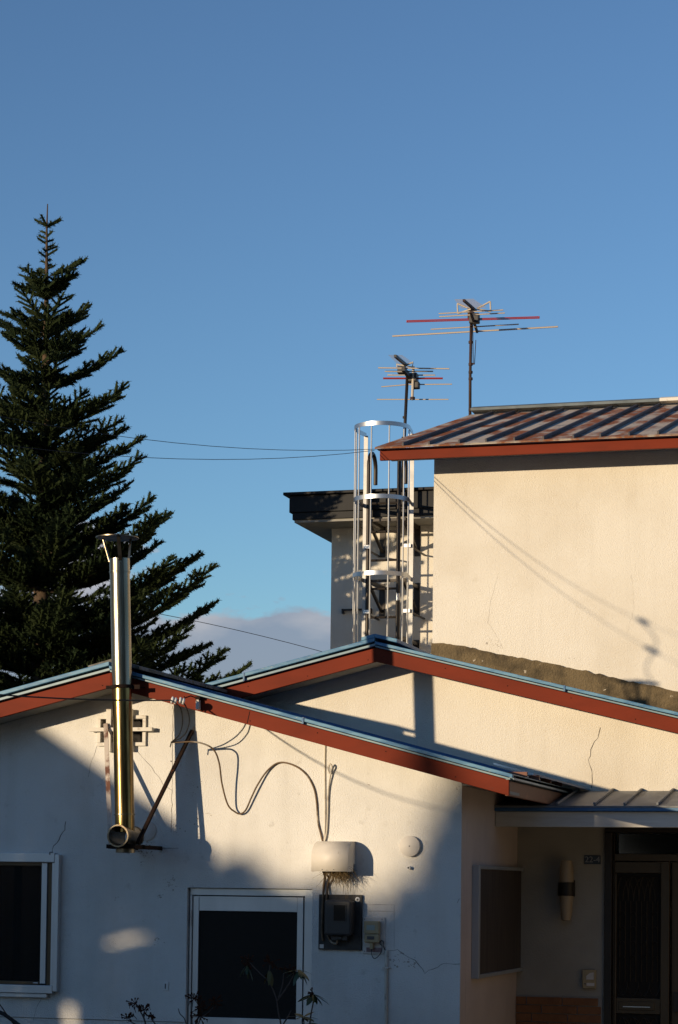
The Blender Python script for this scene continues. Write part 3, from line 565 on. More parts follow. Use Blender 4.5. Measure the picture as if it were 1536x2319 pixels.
for pts, r in (([(738,1973,.06),(739,1986,.03),(735,2005,.014),(735,2030,.03),(734,2060,.034),(733,2110,.034),(735,2130,.034)], .008), ([(741,1973,.06),(748,1990,.03),(744,2005,.014),(743,2030,.03),(742,2060,.034),(744,2110,.034),(752,2130,.036),(766,2137,.05),(770,2126,.06)], .007)):
    m = MB(); m.tube(smooth_path([on(x, y, D1, d_) for x, y, d_ in pts]), r, 8); m.build('lead_in_cable', M['browncable'], em, smooth=True)
# gas / water remote meter
a, c = P(822, 2160, D1), P(873, 2077, D1); X0, X1, Z0, Z1 = a.x, c.x, on(845, 2160, D1).z, on(845, 2077, D1).z
gm = thing('remote_meter', ((X0 + X1) / 2, D1, Z0), 'small beige meter with display on a pale plate right of the black board', 'meter')
m = MB(); m.box(X0, X1, D1 - .012, D1 - .001, Z0, Z1); m.build('back_plate', M['plate'], gm, bevel=.004)
def gp(x, y): p = on(x, y, D1, 0); return p.x, p.z
bx0, bz0 = gp(829, 2134); bx1, bz1 = gp(864, 2086)
_, zmid = gp(840, 2115)
m = MB(); m.box(bx0, bx1, D1 - .060, D1 - .0125, zmid + .0008, bz1); m.build('case_upper', M['beige'], gm, bevel=.007)
m = MB(); m.box(bx0 + .002, bx1 - .001, D1 - .058, D1 - .0125, bz0, zmid - .0008); m.build('case_lower', M['beige'], gm, bevel=.007)
for (xa, ya, xb, yb_, mt, nm) in ((834,2106,852,2095,'lcd','display'), (835,2127,851,2120,'label','label_plate')):
    xo = -.006; x0, z0 = gp(xa, ya); x1_, z1_ = gp(xb, yb_); m = MB(); m.box(x0 - xo, x1_ - xo, D1 - .0625, D1 - .0602 if nm == 'display' else D1 - .0585, z0, z1_); m.build(nm, M[mt], gm)
x0, z0 = gp(841, 2149); x1_, z1_ = gp(849, 2134); m = MB(); m.box(x0, x1_, D1 - .045, D1 - .0125, z0, z1_ - .0005); m.build('cable_gland', M['beige'], gm, bevel=.004)
x0, z0 = gp(831, 2156); x1_, z1_ = gp(865, 2146); m = MB(); m.box(x0, x1_, D1 - .0135, D1 - .0122, z0, z1_); m.build('printed_label', M['pinklabel'], gm)
for px, py in ((826.5, 2081.5), (866.5, 2081.5), (827, 2154)): c = on(px, py, D1, .0122); MB().lathe(c - V((0, .001, 0)), (0, 1, 0), [(0, .0035), (.001, .0035)], 8).build('screw', M['label'], gm)
m = MB(); m.tube(smooth_path([on(x, y, D1, d_) for x, y, d_ in ((845,2148,.03),(845,2160,.035),(850,2170,.035),(858,2167,.03),(866,2155,.025),(868,2142,.03),(864,2137,.035),(866,2130,.03),(871,2133,.028),(870,2141,.024),(873,2150,.012),(876,2158,.008))]), .0028, 6); m.build('cord', M['cable'], gm, smooth=True)
m = MB(); m.tube([on(876.5, 2152, D1, .011), on(876, 2210, D1, .011), on(875.5, 2300, D1, .011), V((on(875, 2310, D1).x, D1 - .011, .05))], .011, 10)
cd = tag(m.build('conduit', M['beigecable'], smooth=True), 'thin vertical grey conduit below the small beige meter', 'conduit')
c = on(876, 2191, D1, .008); m = MB(); m.box(c.x - .024, c.x + .024, D1 - .025, D1 - .0005, c.z - .005, c.z + .005); m.build('saddle', M['plate'], cd)
# thermometer
c0, c1 = on(372, 2243, D1), on(382, 2223, D1)
m = MB(); m.box(c0.x, c1.x, D1 - .010, D1 - .001, c0.z, c1.z); th_ = tag(m.build('thermometer', M['white'], bevel=.002), 'tiny white thermometer on the wall between window and back door', 'thermometer')
m = MB(); m.box(c0.x + .008, c0.x + .016, D1 - .012, D1 - .0102, c0.z + .012, c1.z - .014); m.build('scale', M['label'], th_)
# painted-over cables along the wall
m = MB(); m.tube(smooth_path([on(x, y, D1, .005) for x, y in ((737,1688),(736.5,1740),(737,1800),(737,1870),(735,1905))]), .0055, 6); tag(m.build('wall_cable', M['beigecable'], smooth=True), 'straight painted cable running down from the bargeboard to the hood', 'cable')
m = MB(); m.tube(smooth_path([on(x, y, D1, d_) for x, y, d_ in ((748,1752,.02),(747,1740,.03),(751,1731,.035),(755,1737,.03),(751,1752,.02),(745,1790,.012),(743,1850,.01),(741,1885,.01),(736,1907,.012))]), .0058, 6); tag(m.build('wall_cable', M['beigecable'], smooth=True), 'painted cable with a hooked upper end above the exhaust hood', 'cable')
# service drop
ins = P(394, 1586, D1 - .53)
m = MB(); pts = [(388,1681,.255),(402,1681,.25),(440,1680,.235),(470,1688,.19),(487,1702,.16),(497,1730,.13),(503,1775,.10),(516,1822,.06),(533,1839,.03),(545,1843,.02),(557,1834,.02),(570,1805,.025),(585,1775,.025),(607,1744,.015),(633,1727,.008),(665,1733,.008),(692,1752,.008),(710,1782,.008),(717,1815,.008),(720,1860,.008),(727,1890,.010),(732,1910,.012)]
m.tube(smooth_path([P(x, y, D1 - d_) for x, y, d_ in pts]), .0058, 7); tag(m.build('service_cable', M['browncable'], smooth=True), 'brown cable swooping in an S across the white wall to the hood', 'cable')
dc = thing('drop_insulators', ins, 'two white porcelain spool insulators hanging from the right bargeboard', 'insulator')
for k, off in enumerate(((0, 0, 0), (.043, .03, -.002))):
    c = ins + V(off); a_ = V((.85, .45, -.25)).normalized()
    MB().lathe(c - a_ * .020, a_, [(0, .010), (.003, .021), (.013, .023), (.017, .016), (.022, .016), (.026, .023), (.037, .021), (.040, .010)], 20).build('spool', M['ceramic'], dc, smooth=True)
hook = P(447, 1581, B1)
m = MB(); m.tube([ins + V((.05, .03, 0)), P(418, 1581, D1 - .44), P(432, 1576, D1 - .36), hook + V((0, -.01, 0))], .004, 6); m.build('hanger_rod', M['rust'], dc)
c = P(452, 1592, B1); m = MB(); m.box(c.x - .012, c.x + .012, B1 - .045, B1 - .001, c.z - .045, c.z + .02); m.build('hook_block', M['oldwhite'], dc, bevel=.006)
m = MB(); m.box(c.x - .014, c.x + .02, B1 - .05, B1 - .001, c.z + .0205, c.z + .04); m.build('hook_plate', M['rust'], dc, bevel=.003)
for k, pts in enumerate(([(397,1592,.52),(408,1602,.46),(413,1620,.42),(413,1642,.37),(406,1664,.31),(394,1676,.27),(388,1681,.255)], [(402,1585,.50),(416,1592,.47),(426,1612,.43),(429,1634,.40),(422,1658,.36),(410,1671,.31),(394,1678,.27),(388,1682,.257)])):
    m = MB(); m.tube(smooth_path([P(x, y, D1 - d_) for x, y, d_ in pts]), .0045, 6); m.build('jumper_wire', M['cable'], dc, smooth=True)
m = MB(); q = P(388, 1682, D1 - .256); m.tube([q, q + V((-.006, -.004, -.03))], .004, 6); m.build('taped_splice', M['cable'], dc)

POLE = V((-9.9, 0.2, 0))
def span(a, slope, b, n=26):
    a, b = V(a), V(b); h = math.hypot(b.x - a.x, b.y - a.y); c2 = (b.z - a.z - slope * h) / (h * h); res = []
    for k in range(n + 1):
        t = k / n; s_ = t * h; res.append(V((a.x + (b.x - a.x) * t, a.y + (b.y - a.y) * t, a.z + slope * s_ + c2 * s_ * s_)))
    return res
m = MB(); m.tube(span(ins, -.085, POLE + V((.25, 0, 5.8)), 40), .0048, 6); tag(m.build('service_drop_wire', M['cable'], smooth=True), 'black wire crossing in front of the flue to the white insulators', 'wire')

# ------------------------------------------------------------------ middle house with the entrance
ridge2 = P(852, 1467, B2); l2 = P(475, 1568.5, B2); r2 = P(1536, 1628, B2)
s_l = (l2.z - ridge2.z) / (l2.x - ridge2.x); s_r = (r2.z - ridge2.z) / (r2.x - ridge2.x)
L2 = (ridge2.x - 2.0, ridge2.z - 2.0 * s_l); R2 = (ridge2.x + 4.2, ridge2.z + 4.2 * s_r)
W2 = ridge2.z - P(852, 1467 + 31.5, B2).z
mhouse = thing('middle_house', (-3, 17, 0), 'cream stucco house with a wide red gable and covered entrance behind the front house', 'house')
rake(mhouse, B2, (ridge2.x, ridge2.z), L2, R2, W2, D3 - 0.01, D2)
def roof_z2(x): return ridge2.z + (s_r if x > ridge2.x else s_l) * (x - ridge2.x) - W2 + .02
MX0, MX1 = ridge2.x - 1.6, ridge2.x + 3.7
eA, eB = P(1369, 2100, D2).x, P(1369, 2100, D2).x + 1.75; eT = P(1450, 1876, D2).z - .0
PZ_ = P(1340, 1788, D2).z                     # where the porch roof meets the wall
m = MB(); m.xz([(MX0, PZ_ - .12), (MX1, PZ_ - .12), (MX1, roof_z2(MX1)), (ridge2.x, roof_z2(ridge2.x)), (MX0, roof_z2(MX0))], D2, D2 + .15); m.build('gable_wall', M['cream'], mhouse)
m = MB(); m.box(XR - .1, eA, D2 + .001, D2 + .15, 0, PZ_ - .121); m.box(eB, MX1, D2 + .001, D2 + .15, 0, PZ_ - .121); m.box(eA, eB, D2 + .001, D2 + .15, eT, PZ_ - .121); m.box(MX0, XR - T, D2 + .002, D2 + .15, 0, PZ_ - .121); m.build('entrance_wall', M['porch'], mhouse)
m = MB(); m.box(MX0, MX0 + .15, D2 + .15, D3, 0, roof_z2(MX0)); m.box(MX1 - .15, MX1, D2 + .15, D3, 0, roof_z2(MX1) - .02); m.build('side_wall', M['cream'], mhouse)
cracks('crack', [(1361,1648),(1352,1672),(1338,1698),(1333,1722),(1341,1752),(1343,1772),(1339,1785)], D2, mhouse, .0042)
# blue ridge cap at the peak
m = MB(); ca = P(818, 1462, B2 - .045); cp = P(838, 1449, B2 - .045)
for s_, ex in ((s_l, -.10), (s_r, .17)):
    z0 = ridge2.z + .071; m.xz([(ridge2.x, z0), (ridge2.x + ex, z0 + s_ * ex), (ridge2.x + ex, z0 + s_ * ex + .028), (ridge2.x, z0 + .028)], B2 - .048, D3 - .02)
m.build('ridge_cap', M['blue'], mhouse, bevel=.004)
# porch roof
PF = 15.04                                    # front of the porch fascia
ft, fb = P(1330, 1838, PF).z, P(1330, 1873, PF).z; PX0 = XR + .002; PX1 = MX1 + .2
m = MB(); m.box(PX0, PX1, PF, PF + .035, fb, ft); m.build('porch_fascia', M['whitewood'], mhouse, bevel=.003)
m = MB(); m.box(PX0, PX1, PF + .036, D2, fb + .03, fb + .05); m.build('porch_ceiling', M['soffit'], mhouse)
m = MB(); m.box(PX0, PX1, PF - .03, PF + .03, ft + .002, ft + .026); m.build('porch_drip', M['deepblue'], mhouse, bevel=.003)
ez, wz = ft + .027, PZ_ - .01
m = MB(); m.prism([(PX0, PF - .03, ez), (PX0, D2 - .001, wz - .02), (PX0, D2 - .001, wz), (PX0, PF - .03, ez + .012)], (PX1 - PX0, 0, 0)); m.build('porch_roof_sheet', M['greyroof'], mhouse)
seam_x = [P(x, 1827, PF).x for x in (1263, 1347, 1415, 1490)]; stp = (seam_x[3] - seam_x[1]) / 2
for x in seam_x + [seam_x[3] + stp * k for k in (1, 2, 3, 4, 5, 6)]:
    m = MB(); m.bar(V((x, PF - .02, ez + .026)), V((x + .0, D2 - .002, wz + .010)), .015, .020); m.build('porch_roof_seam', M['greyroof'], mhouse, bevel=.003)
# valley flashing where the front roof runs into the wall
zr = lambda x: r1.z + .052 + (r1.z - ridge1.z) / (r1.x - ridge1.x) * (x - r1.x)
C_ = P(1336, 1787, D2 - .012); 
m = MB(); m.prism([(r1.x - .25, B1 + .7, zr(r1.x - .25) + .02), (r1.x + .02, B1 + .7, zr(r1.x + .02) + .02), (C_.x, C_.y, C_.z - .01), (r1.x - .25, D2 - .012, zr(r1.x - .25) + .02)], (0, 0, .012)); m.build('valley_flashing', M['deepblue'], mhouse)
m = MB(); m.box(-1.15, -1.0, 12.9, D2 - .001, 0, fb - .002); m.build('porch_sky_blocker', M['porch'], mhouse)  # unseen wall added to keep sky light off the porch
m = MB(); m.bar(P(1262, 1823, PF + .05), P(1312, 1796, D2 - .05), .012, .012); m.build('flashing_edge', M['greyblue'], mhouse)
# brick tiles under the entrance wall
bz1 = P(1270, 2256, D2).z; bx0, bx1 = XR + .003, eA - .012
m = MB(); m.box(bx0, bx1, D2 - .012, D2, 0.02, bz1); gr = m.build('brick_base', M['grout'], mhouse)
ch, bl, gp_ = .0605, .262, .007; row = 0; z = bz1 - .002
cache = {}
while z - ch > 0.05:
    x = bx0 + .001; first = True
    off = [0.30, 0.72, 0.45, 0.9][row % 4]
    while x < bx1 - .01:
        L = min((bl * off if first else bl), bx1 - x) - gp_; first = False
        if L > .015:
            key = round(L, 3)
            if key not in cache:
                mm = MB(); mm.box(0, L, -.011, 0, 0, ch - gp_); me = mm.mesh('brick'); me.materials.append(M['brick']); cache[key] = me
            o = place('brick', cache[key], M['brick'], (x, D2 - .0122 - random.uniform(0, .002), z - ch), gr)
        x += L + gp_
    z -= ch; row += 1
# entrance door
ey = D2 + .03
ed = MB(); ed.box(eA + .001, eB, D2 - .02, ey + .08, eT - .03, eT - .001); ed = ed.build('entrance_door', M['bronze'], mhouse, bevel=.003)
def epart(name, mt, *bx, bevel=.003):
    m = MB(); m.box(*bx); return m.build(name, M[mt], ed, bevel=bevel)
def ex(px): return P(px, 2050, ey).x
def ezz(py): return P(1440, py, ey).z
epart('frame', 'bronze', eA + .001, ex(1388), D2 - .02, ey + .08, .05, eT - .031)
epart('frame', 'bronze', ex(1388) + .001, ex(1392), ey - .01, ey + .08, .05, eT - .031)
epart('transom_rail', 'brownalu', ex(1392) + .001, eB, ey - .025, ey + .05, ezz(1950), ezz(1934))
epart('transom_pane', 'glass', ex(1400), eB - .05, ey + .03, ey + .036, ezz(1933), eT - .04, bevel=0)
epart('leaf_top_rail', 'brownalu', ex(1392) + .001, ex(1497), ey - .005, ey + .03, ezz(1977), ezz(1952))
epart('leaf_stile', 'brownalu', ex(1497) + .001, ex(1517), ey - .02, ey + .03, .1, ezz(1951))
epart('leaf_stile', 'brownalu', ex(1392) + .001, ex(1397), ey - .005, ey + .03, .1, ezz(1978))
epart('pane', 'frost', ex(1397), ex(1497), ey + .015, ey + .02, ezz(2259), ezz(1978), bevel=0)
epart('leaf_mid_rail', 'brownalu', ex(1397) + .001, ex(1497), ey - .004, ey + .03, ezz(2296), ezz(2260))
sl_ = epart('letter_slot', 'brownalu', ex(1403), ex(1483), ey - .012, ey - .0045, ezz(2288), ezz(2268))
epart('letter_flap', 'zinc', ex(1413), ex(1474), ey - .015, ey - .0125, ezz(2281), ezz(2279), bevel=0)
epart('pane', 'frost', ex(1397), ex(1497), ey + .015, ey + .02, .25, ezz(2297), bevel=0)
epart('leaf_bottom_rail', 'brownalu', ex(1397) + .001, ex(1497), ey - .004, ey + .03, .1, .249)
epart('second_leaf', 'brownalu', ex(1520), eB, ey + .031, ey + .055, .1, ezz(1951)); epart('second_pane', 'frost', ex(1545), eB - .1, ey + .026, ey + .0305, .3, ezz(1985), bevel=0)
epart('door_handle', 'bronze', ex(1526), ex(1540), ey + .0, ey + .03, ezz(2290), ezz(2245))
def grille(z0, z1, name):
    m = MB(); x0, x1 = ex(1398), ex(1496); n = 8; y = ey + .006; h = z1 - z0
    for k in range(n):
        x = x0 + (x1 - x0) * (k + .5) / n; m.tube([V((x, y, z0 + .12 * h)), V((x, y, z1 - .22 * h))], .0032, 5)
    for k in range(4):
        cx_ = x0 + (x1 - x0) * (k + .5) / 4; w_ = (x1 - x0) / 8
        for sgn in (1, -1):
            for k2 in (1, 2): pts = [V((cx_ + sgn * w_ * k2 * math.cos(t), y + .002 * k2, z1 - .22 * h + .2 * h * math.sin(t))) for t in [math.pi / 2 * i / 8 for i in range(9)]]; pts = [p for p in pts if x0 < p.x < x1]; (m.tube(pts, .003, 5) if len(pts) > 2 else None)
            pts = [V((cx_ + sgn * w_ * math.cos(t), y + .002, z0 + .12 * h - .11 * h * math.sin(t))) for t in [math.pi / 2 * i / 8 for i in range(9)]]; m.tube(pts, .003, 5)
        for zz in (.30, .42, .54, .66):
            pts = [V((cx_ + w_ * .5 * math.cos(t), y - .003, z0 + zz * h + .035 * h * math.sin(t))) for t in [math.pi * i / 8 for i in range(9)]]; m.tube(pts, .0028, 5)
    return m.build(name, M['bronze'], ed)
grille(ezz(2257), ezz(1980), 'grille'); grille(.26, ezz(2299), 'grille')
# wall lamp
lm = P(1285, 2013, D2); ly = D2 - .085
c = P(1283, 2013, ly)
lamp = thing('wall_lamp', (c.x, D2, c.z), 'amber tubular wall lamp with a black band beside the entrance door', 'wall lamp')
def lz(y): return P(1283, y, ly).z
MB().lathe(V((c.x, ly, lz(1998))), (0, 0, 1), [(0, .052), (lz(1970) - lz(1998), .049), (lz(1949) - lz(1998), .042), (lz(1948) - lz(1998), .034)], 28).build('glass_shade', M['lampglass'], lamp, auto=True)
MB().lathe(V((c.x, ly, lz(2085))), (0, 0, 1), [(0, .026), (.004, .034), (lz(2060) - lz(2085), .044), (lz(2029) - lz(2085), .050)], 28).build('glass_shade', M['lampglass'], lamp, auto=True)
MB().lathe(V((c.x, ly, lz(2028.5))), (0, 0, 1), [(0, .062), (lz(1998.5) - lz(2028.5), .062)], 28).build('band', M['bronze'], lamp, auto=True)
m = MB(); m.box(c.x - .03, c.x + .05, D2 - .022, D2 - .001, lz(2030), lz(1993)); m.box(c.x - .02, c.x + .02, ly + .05, D2 - .0225, lz(2022), lz(2003)); m.build('wall_plate', M['bronze'], lamp, bevel=.003)
# number plate
a, c = P(1323.5, 1957, D2), P(1361, 1937, D2)
np_ = MB(); np_.box(a.x, c.x, D2 - .006, D2 - .001, a.z, c.z); np_ = tag(np_.build('number_plate', M['navy'], bevel=.002), 'small dark blue plate reading 22-4 beside the entrance door', 'number plate')
def text_mesh(s, size, loc, m_, parent, name):
    cu_ = bpy.data.curves.new('t', 'FONT'); cu_.body = s; cu_.size = size; cu_.extrude = .0006; cu_.align_x = 'CENTER'; cu_.align_y = 'CENTER'
    to = bpy.data.objects.new('t', cu_); col.objects.link(to); dg = bpy.context.evaluated_depsgraph_get(); me = bpy.data.meshes.new_from_object(to.evaluated_get(dg))
    bpy.data.objects.remove(to); me.transform(Matrix.Translation(V(loc)) @ Matrix.Rotation(R(90), 4, 'X')); me.name = name
    o = bpy.data.objects.new(name, me); col.objects.link(o); me.materials.clear(); me.materials.append(m_); attach(o, parent); return o
text_mesh('22-4', (c.z - a.z) * .95, ((a.x + c.x) / 2, D2 - .0068, (a.z + c.z) / 2), M['digit'], np_, 'digits')
# intercom
a, c = P(1320.5, 2238, D2), P(1351, 2196, D2)
ic = MB(); ic.box(a.x, c.x, D2 - .03, D2 - .001, a.z, c.z); ic = tag(ic.build('intercom', M['beige'], bevel=.004), 'small beige intercom box low on the wall beside the entrance door', 'intercom')
w_, h_ = c.x - a.x, c.z - a.z
m = MB(); m.prism([(a.x + w_*.3, D2 - .031, a.z + h_*.48), (a.x + w_*.85, D2 - .031, a.z + h_*.48), (a.x + w_*.85, D2 - .031, a.z + h_*.86), (a.x + w_*.55, D2 - .031, a.z + h_*.82), (a.x + w_*.3, D2 - .031, a.z + h_*.66)], (0, -.003, 0)); m.build('speaker_panel', M['plate'], ic)
m = MB(); m.lathe(V((a.x + w_*.2, D2 - .034, a.z + h_*.25)), (0, 1, 0), [(0, .004), (.0035, .005)], 12); m.build('button', M['label'], ic); m = MB(); m.box(a.x + w_*.32, a.x + w_*.9, D2 - .0325, D2 - .0302, a.z + h_*.14, a.z + h_*.3); m.build('name_window', M['plate'], ic)

# ------------------------------------------------------------------ tall house
thouse = thing('tall_house', (-2, 20, 0), 'tall cream stucco house with a rusty seamed roof and red fascia at right', 'house')
TX0 = P(981.5, 1250, D3).x; TX1 = TX0 + 6.5
fa, fb_ = P(860.4, 1021.5, B3), P(860.4, 1044, B3); fr2 = P(1536, 989, B3)
ft_z = (fa.z + fr2.z) / 2; fh_ = fa.z - fb_.z
eL = P(849, 1017, B3 - .06); ey0 = B3 - .06; ridge3 = PX(1066, 942.5, eL.x)
RX1 = TX1 + .6; rzs = (ridge3.z - eL.z) / (ridge3.y - ey0)
ZE = (P(851, 1016, ey0).z + P(1536, 984, ey0).z) / 2
def rz3(y): return ZE + rzs * (y - ey0)
m = MB(); m.box(TX0, TX1, D3, D3 + .2, 0, rz3(D3) - .04); m.box(TX0, TX0 + .2, D3 + .2, 2 * ridge3.y - D3, 0, rz3(D3) - .04); m.build('front_wall', M['cream'], thouse)
m = MB(); m.prism([(TX0, D3 + .21, rz3(D3) - .04), (TX0, ridge3.y, rz3(ridge3.y) - .05), (TX0, 2 * ridge3.y - D3, rz3(D3) - .04)], (.2, 0, 0)); m.build('gable_wall', M['cream'], thouse)
m = MB(); m.box(fa.x, RX1, B3, B3 + .03, ft_z - fh_, ft_z); m.build('fascia', M['red'], thouse, bevel=.003)
m = MB(); m.box(fa.x, RX1, B3 + .031, D3 - .001, ft_z - .016, ft_z - .004); m.build('soffit', M['soffit'], thouse)
m = MB(); m.prism([(fa.x, B3 + .031, ft_z - .03), (fa.x, B3 + .031, rz3(B3 + .03) - .01), (fa.x, ridge3.y, rz3(ridge3.y) - .01), (fa.x, ridge3.y, rz3(ridge3.y) - .03 - fh_ * .5)], (.03, 0, 0)); m.build('bargeboard', M['red'], thouse)
m = MB(); m.box(eL.x + .01, RX1, ey0 - .006, ey0 - .0005, ft_z + .012, ZE + .006); m.box(eL.x + .012, RX1, ey0 - .0004, B3 + .03, ft_z + .002, ZE - .006); m.build('drip_strip', M['drip'], thouse)
m = MB()
m.prism([(eL.x, ey0, rz3(ey0) - .004), (eL.x, ridge3.y, rz3(ridge3.y) - .004), (eL.x, ridge3.y, rz3(ridge3.y) + .010), (eL.x, ey0, rz3(ey0) + .010)], (RX1 - eL.x, 0, 0))
m.prism([(eL.x, ridge3.y + .001, rz3(ridge3.y) - .004), (eL.x, 2 * ridge3.y - ey0, rz3(ey0) - .004), (eL.x, 2 * ridge3.y - ey0, rz3(ey0) + .010), (eL.x, ridge3.y + .001, rz3(ridge3.y) + .010)], (RX1 - eL.x, 0, 0))
m.build('roof_sheet', M['rustroof'], thouse)
sx_ = [P(x, 1010 - (x - 912) * .047, ey0).x for x in (912, 971, 1039, 1100, 1164, 1230, 1298, 1359, 1424, 1490)]
stp = (sx_[-1] - sx_[0]) / 9
nrm = V((0, -rzs, 1)).normalized()
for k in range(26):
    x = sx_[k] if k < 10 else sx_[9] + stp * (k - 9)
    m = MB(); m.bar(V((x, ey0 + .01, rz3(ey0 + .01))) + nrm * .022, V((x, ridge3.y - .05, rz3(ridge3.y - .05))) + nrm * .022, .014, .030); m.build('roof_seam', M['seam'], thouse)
m = MB(); m.prism([(eL.x + .02, ridge3.y - .09, rz3(ridge3.y) + .03), (eL.x + .02, ridge3.y - .09, rz3(ridge3.y) + .055), (eL.x + .02, ridge3.y, rz3(ridge3.y) + .085), (eL.x + .02, ridge3.y + .09, rz3(ridge3.y) + .055), (eL.x + .02, ridge3.y + .09, rz3(ridge3.y) + .03)], (PX(1492, 922, 0).y * 0 + P(1492, 922, ridge3.y).x - eL.x, 0, 0)); m.build('ridge_cap', M['capgrey'], thouse)
xx = P(1492, 922, ridge3.y).x + .021
m = MB(); m.prism([(xx, ridge3.y - .1, rz3(ridge3.y) + .03), (xx, ridge3.y - .1, rz3(ridge3.y) + .06), (xx, ridge3.y, rz3(ridge3.y) + .09), (xx, ridge3.y + .1, rz3(ridge3.y) + .06), (xx, ridge3.y + .1, rz3(ridge3.y) + .03)], (RX1 - xx, 0, 0)); m.build('ridge_cap', M['oldwhite'], thouse)
# bare mortar band along the lower roof
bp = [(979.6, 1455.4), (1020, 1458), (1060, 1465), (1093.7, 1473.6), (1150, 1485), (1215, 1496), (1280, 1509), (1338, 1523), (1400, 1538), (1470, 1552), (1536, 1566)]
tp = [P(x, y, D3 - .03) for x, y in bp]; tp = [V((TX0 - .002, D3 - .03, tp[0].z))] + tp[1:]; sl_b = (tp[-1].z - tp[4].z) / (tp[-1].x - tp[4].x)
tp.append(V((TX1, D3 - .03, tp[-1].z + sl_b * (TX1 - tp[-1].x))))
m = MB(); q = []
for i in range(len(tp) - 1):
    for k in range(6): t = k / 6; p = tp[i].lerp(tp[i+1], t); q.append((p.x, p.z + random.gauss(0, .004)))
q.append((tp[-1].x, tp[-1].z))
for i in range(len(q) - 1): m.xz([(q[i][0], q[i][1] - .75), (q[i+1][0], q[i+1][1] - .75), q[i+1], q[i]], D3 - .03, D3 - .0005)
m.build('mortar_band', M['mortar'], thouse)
cracks('crack', [(1128,1300),(1110,1370),(1106,1410),(1130,1450),(1140,1470)], D3, thouse, .0011, 'hairline')
cracks('crack', [(1430,1300),(1436,1380),(1420,1440)], D3, thouse, .0009, 'hairline')
marks([(1115,1453,.03,16),(1130,1460,.025,12),(1290,1490,.02,8)], D3, thouse)

# ------------------------------------------------------------------ flat-roofed building with the caged ladder
fbld = thing('flat_roofed_building', (-6, 27, 0), 'pale building with a deep black flat roof edge behind the ladder', 'building')
FX0 = P(750, 1330, D4).x; O4 = .55; FF = D4 - O4
k0 = P(655.5, 1123, FF); k1 = P(655.5, 1161, FF); k2 = P(659.5, 1168, FF); k3 = P(644, 1115, FF)
FX1 = FX0 + 5
zt4 = P(800, 1172, FF).z
m = MB(); m.box(FX0, FX1, D4, D4 + .2, 0, zt4 + .02); m.box(FX0, FX0 + .2, D4 + .2, D4 + 4.5, 0, zt4 + .02); m.build('wall', M['cream'], fbld)
m = MB(); m.box(k0.x, FX1 + .5, FF, D4 + 5, k1.z, k0.z); m.build('fascia', M['darkroof'], fbld, bevel=.005)
m = MB(); m.box(k2.x + .01, FX1 + .48, FF + .018, D4 + 5, zt4, k1.z - .002); m.build('lower_fascia', M['darkroof'], fbld, bevel=.004)
m = MB(); m.box(k3.x, FX1 + .55, FF - .05, D4 + 5, k0.z + .001, k0.z + .035); m.build('coping', M['darkroof'], fbld, bevel=.006)
m = MB(); m.box(k2.x + .03, FX1 + .45, FF + .04, D4 + 4.9, zt4 - .03, zt4 - .001); m.build('soffit', M['soffit'], fbld)
# cable tray at the left of the ladder
a, c = P(776, 1382, D4 - .02), P(842, 1382, D4 - .02); m = MB(); m.box(a.x, c.x, D4 - .06, D4 - .03, a.z - .012, a.z + .010); m.box(a.x, a.x + .02, D4 - .065, D4 - .001, a.z - .045, a.z + .012); m.box(c.x - .02, c.x, D4 - .065, D4 - .001, a.z - .045, a.z + .012); m.build('handrail', M['bronze'], fbld)

LY = D4 - .66
lad = thing('caged_ladder', (P(868, 1400, LY).x, LY, 3.2), 'dark roof ladder inside a bright galvanised safety cage', 'ladder')
lxA, lxB = P(833, 1300, LY).x, P(902, 1300, LY).x; zlow = 3.3
ztop = P(838, 1045, LY).z
for x in (lxA, lxB):
    pts = [V((x, LY, zlow)), V((x, LY, ztop - .05))] + [V((x, LY + .15 - .15 * math.cos(t), ztop - .05 + .17 * math.sin(t))) for t in [math.pi * i / 10 for i in range(1, 11)]] + [V((x, LY + .30, ztop - .22))]
    m = MB(); m.tube(pts, .024, 12); m.build('rail', M['bronze'], lad, auto=True)
z = P(868, 1398, LY).z - .335 * 4
dz_ = (P(868, 1204, LY).z - P(868, 1398, LY).z) / 3
z = P(868, 1398, LY).z - 4 * dz_
while z < ztop - .3:
    m = MB(); m.tube([V((lxA, LY, z)), V((lxB, LY, z))], .014, 8); m.build('rung', M['bronze'], lad); z += dz_
# wall brackets
for yy, big in ((1180, 1), (1318, 1), (1450, 1)):
    zb_ = P(868, yy, LY).z
    for x in (lxA, lxB):
        x2 = x + (.06 if x > -6.5 else -.0)
        m = MB(); m.box(x2 - .02, x2 + .02, LY, D4 - .012, zb_ + .0, zb_ + .04); m.build('bracket_arm', M['bronze'], lad)
        m = MB(); m.bar(V((x2, LY + .03, zb_ - .0)), V((x2, D4 - .02, zb_ - .26)), .03, .03, (1, 0, 0)); m.build('bracket_brace', M['bronze'], lad)
        m = MB(); m.box(x2 - .035, x2 + .035, D4 - .0118, D4 - .0005, zb_ - .32, zb_ + .07); m.build('bracket_plate', M['bronze'], lad)
    m = MB(); m.box(lxA, lxB, LY + .03, LY + .06, zb_ + .005, zb_ + .035); m.build('bracket_cross_bar', M['bronze'], lad)
m = MB(); c = P(901, 1354, LY); m.lathe(V((lxB, LY, c.z - .03)), (0, 0, 1), [(0, .0255), (.08, .0255)], 14); m.build('warning_sticker', M['zinc'], lad)
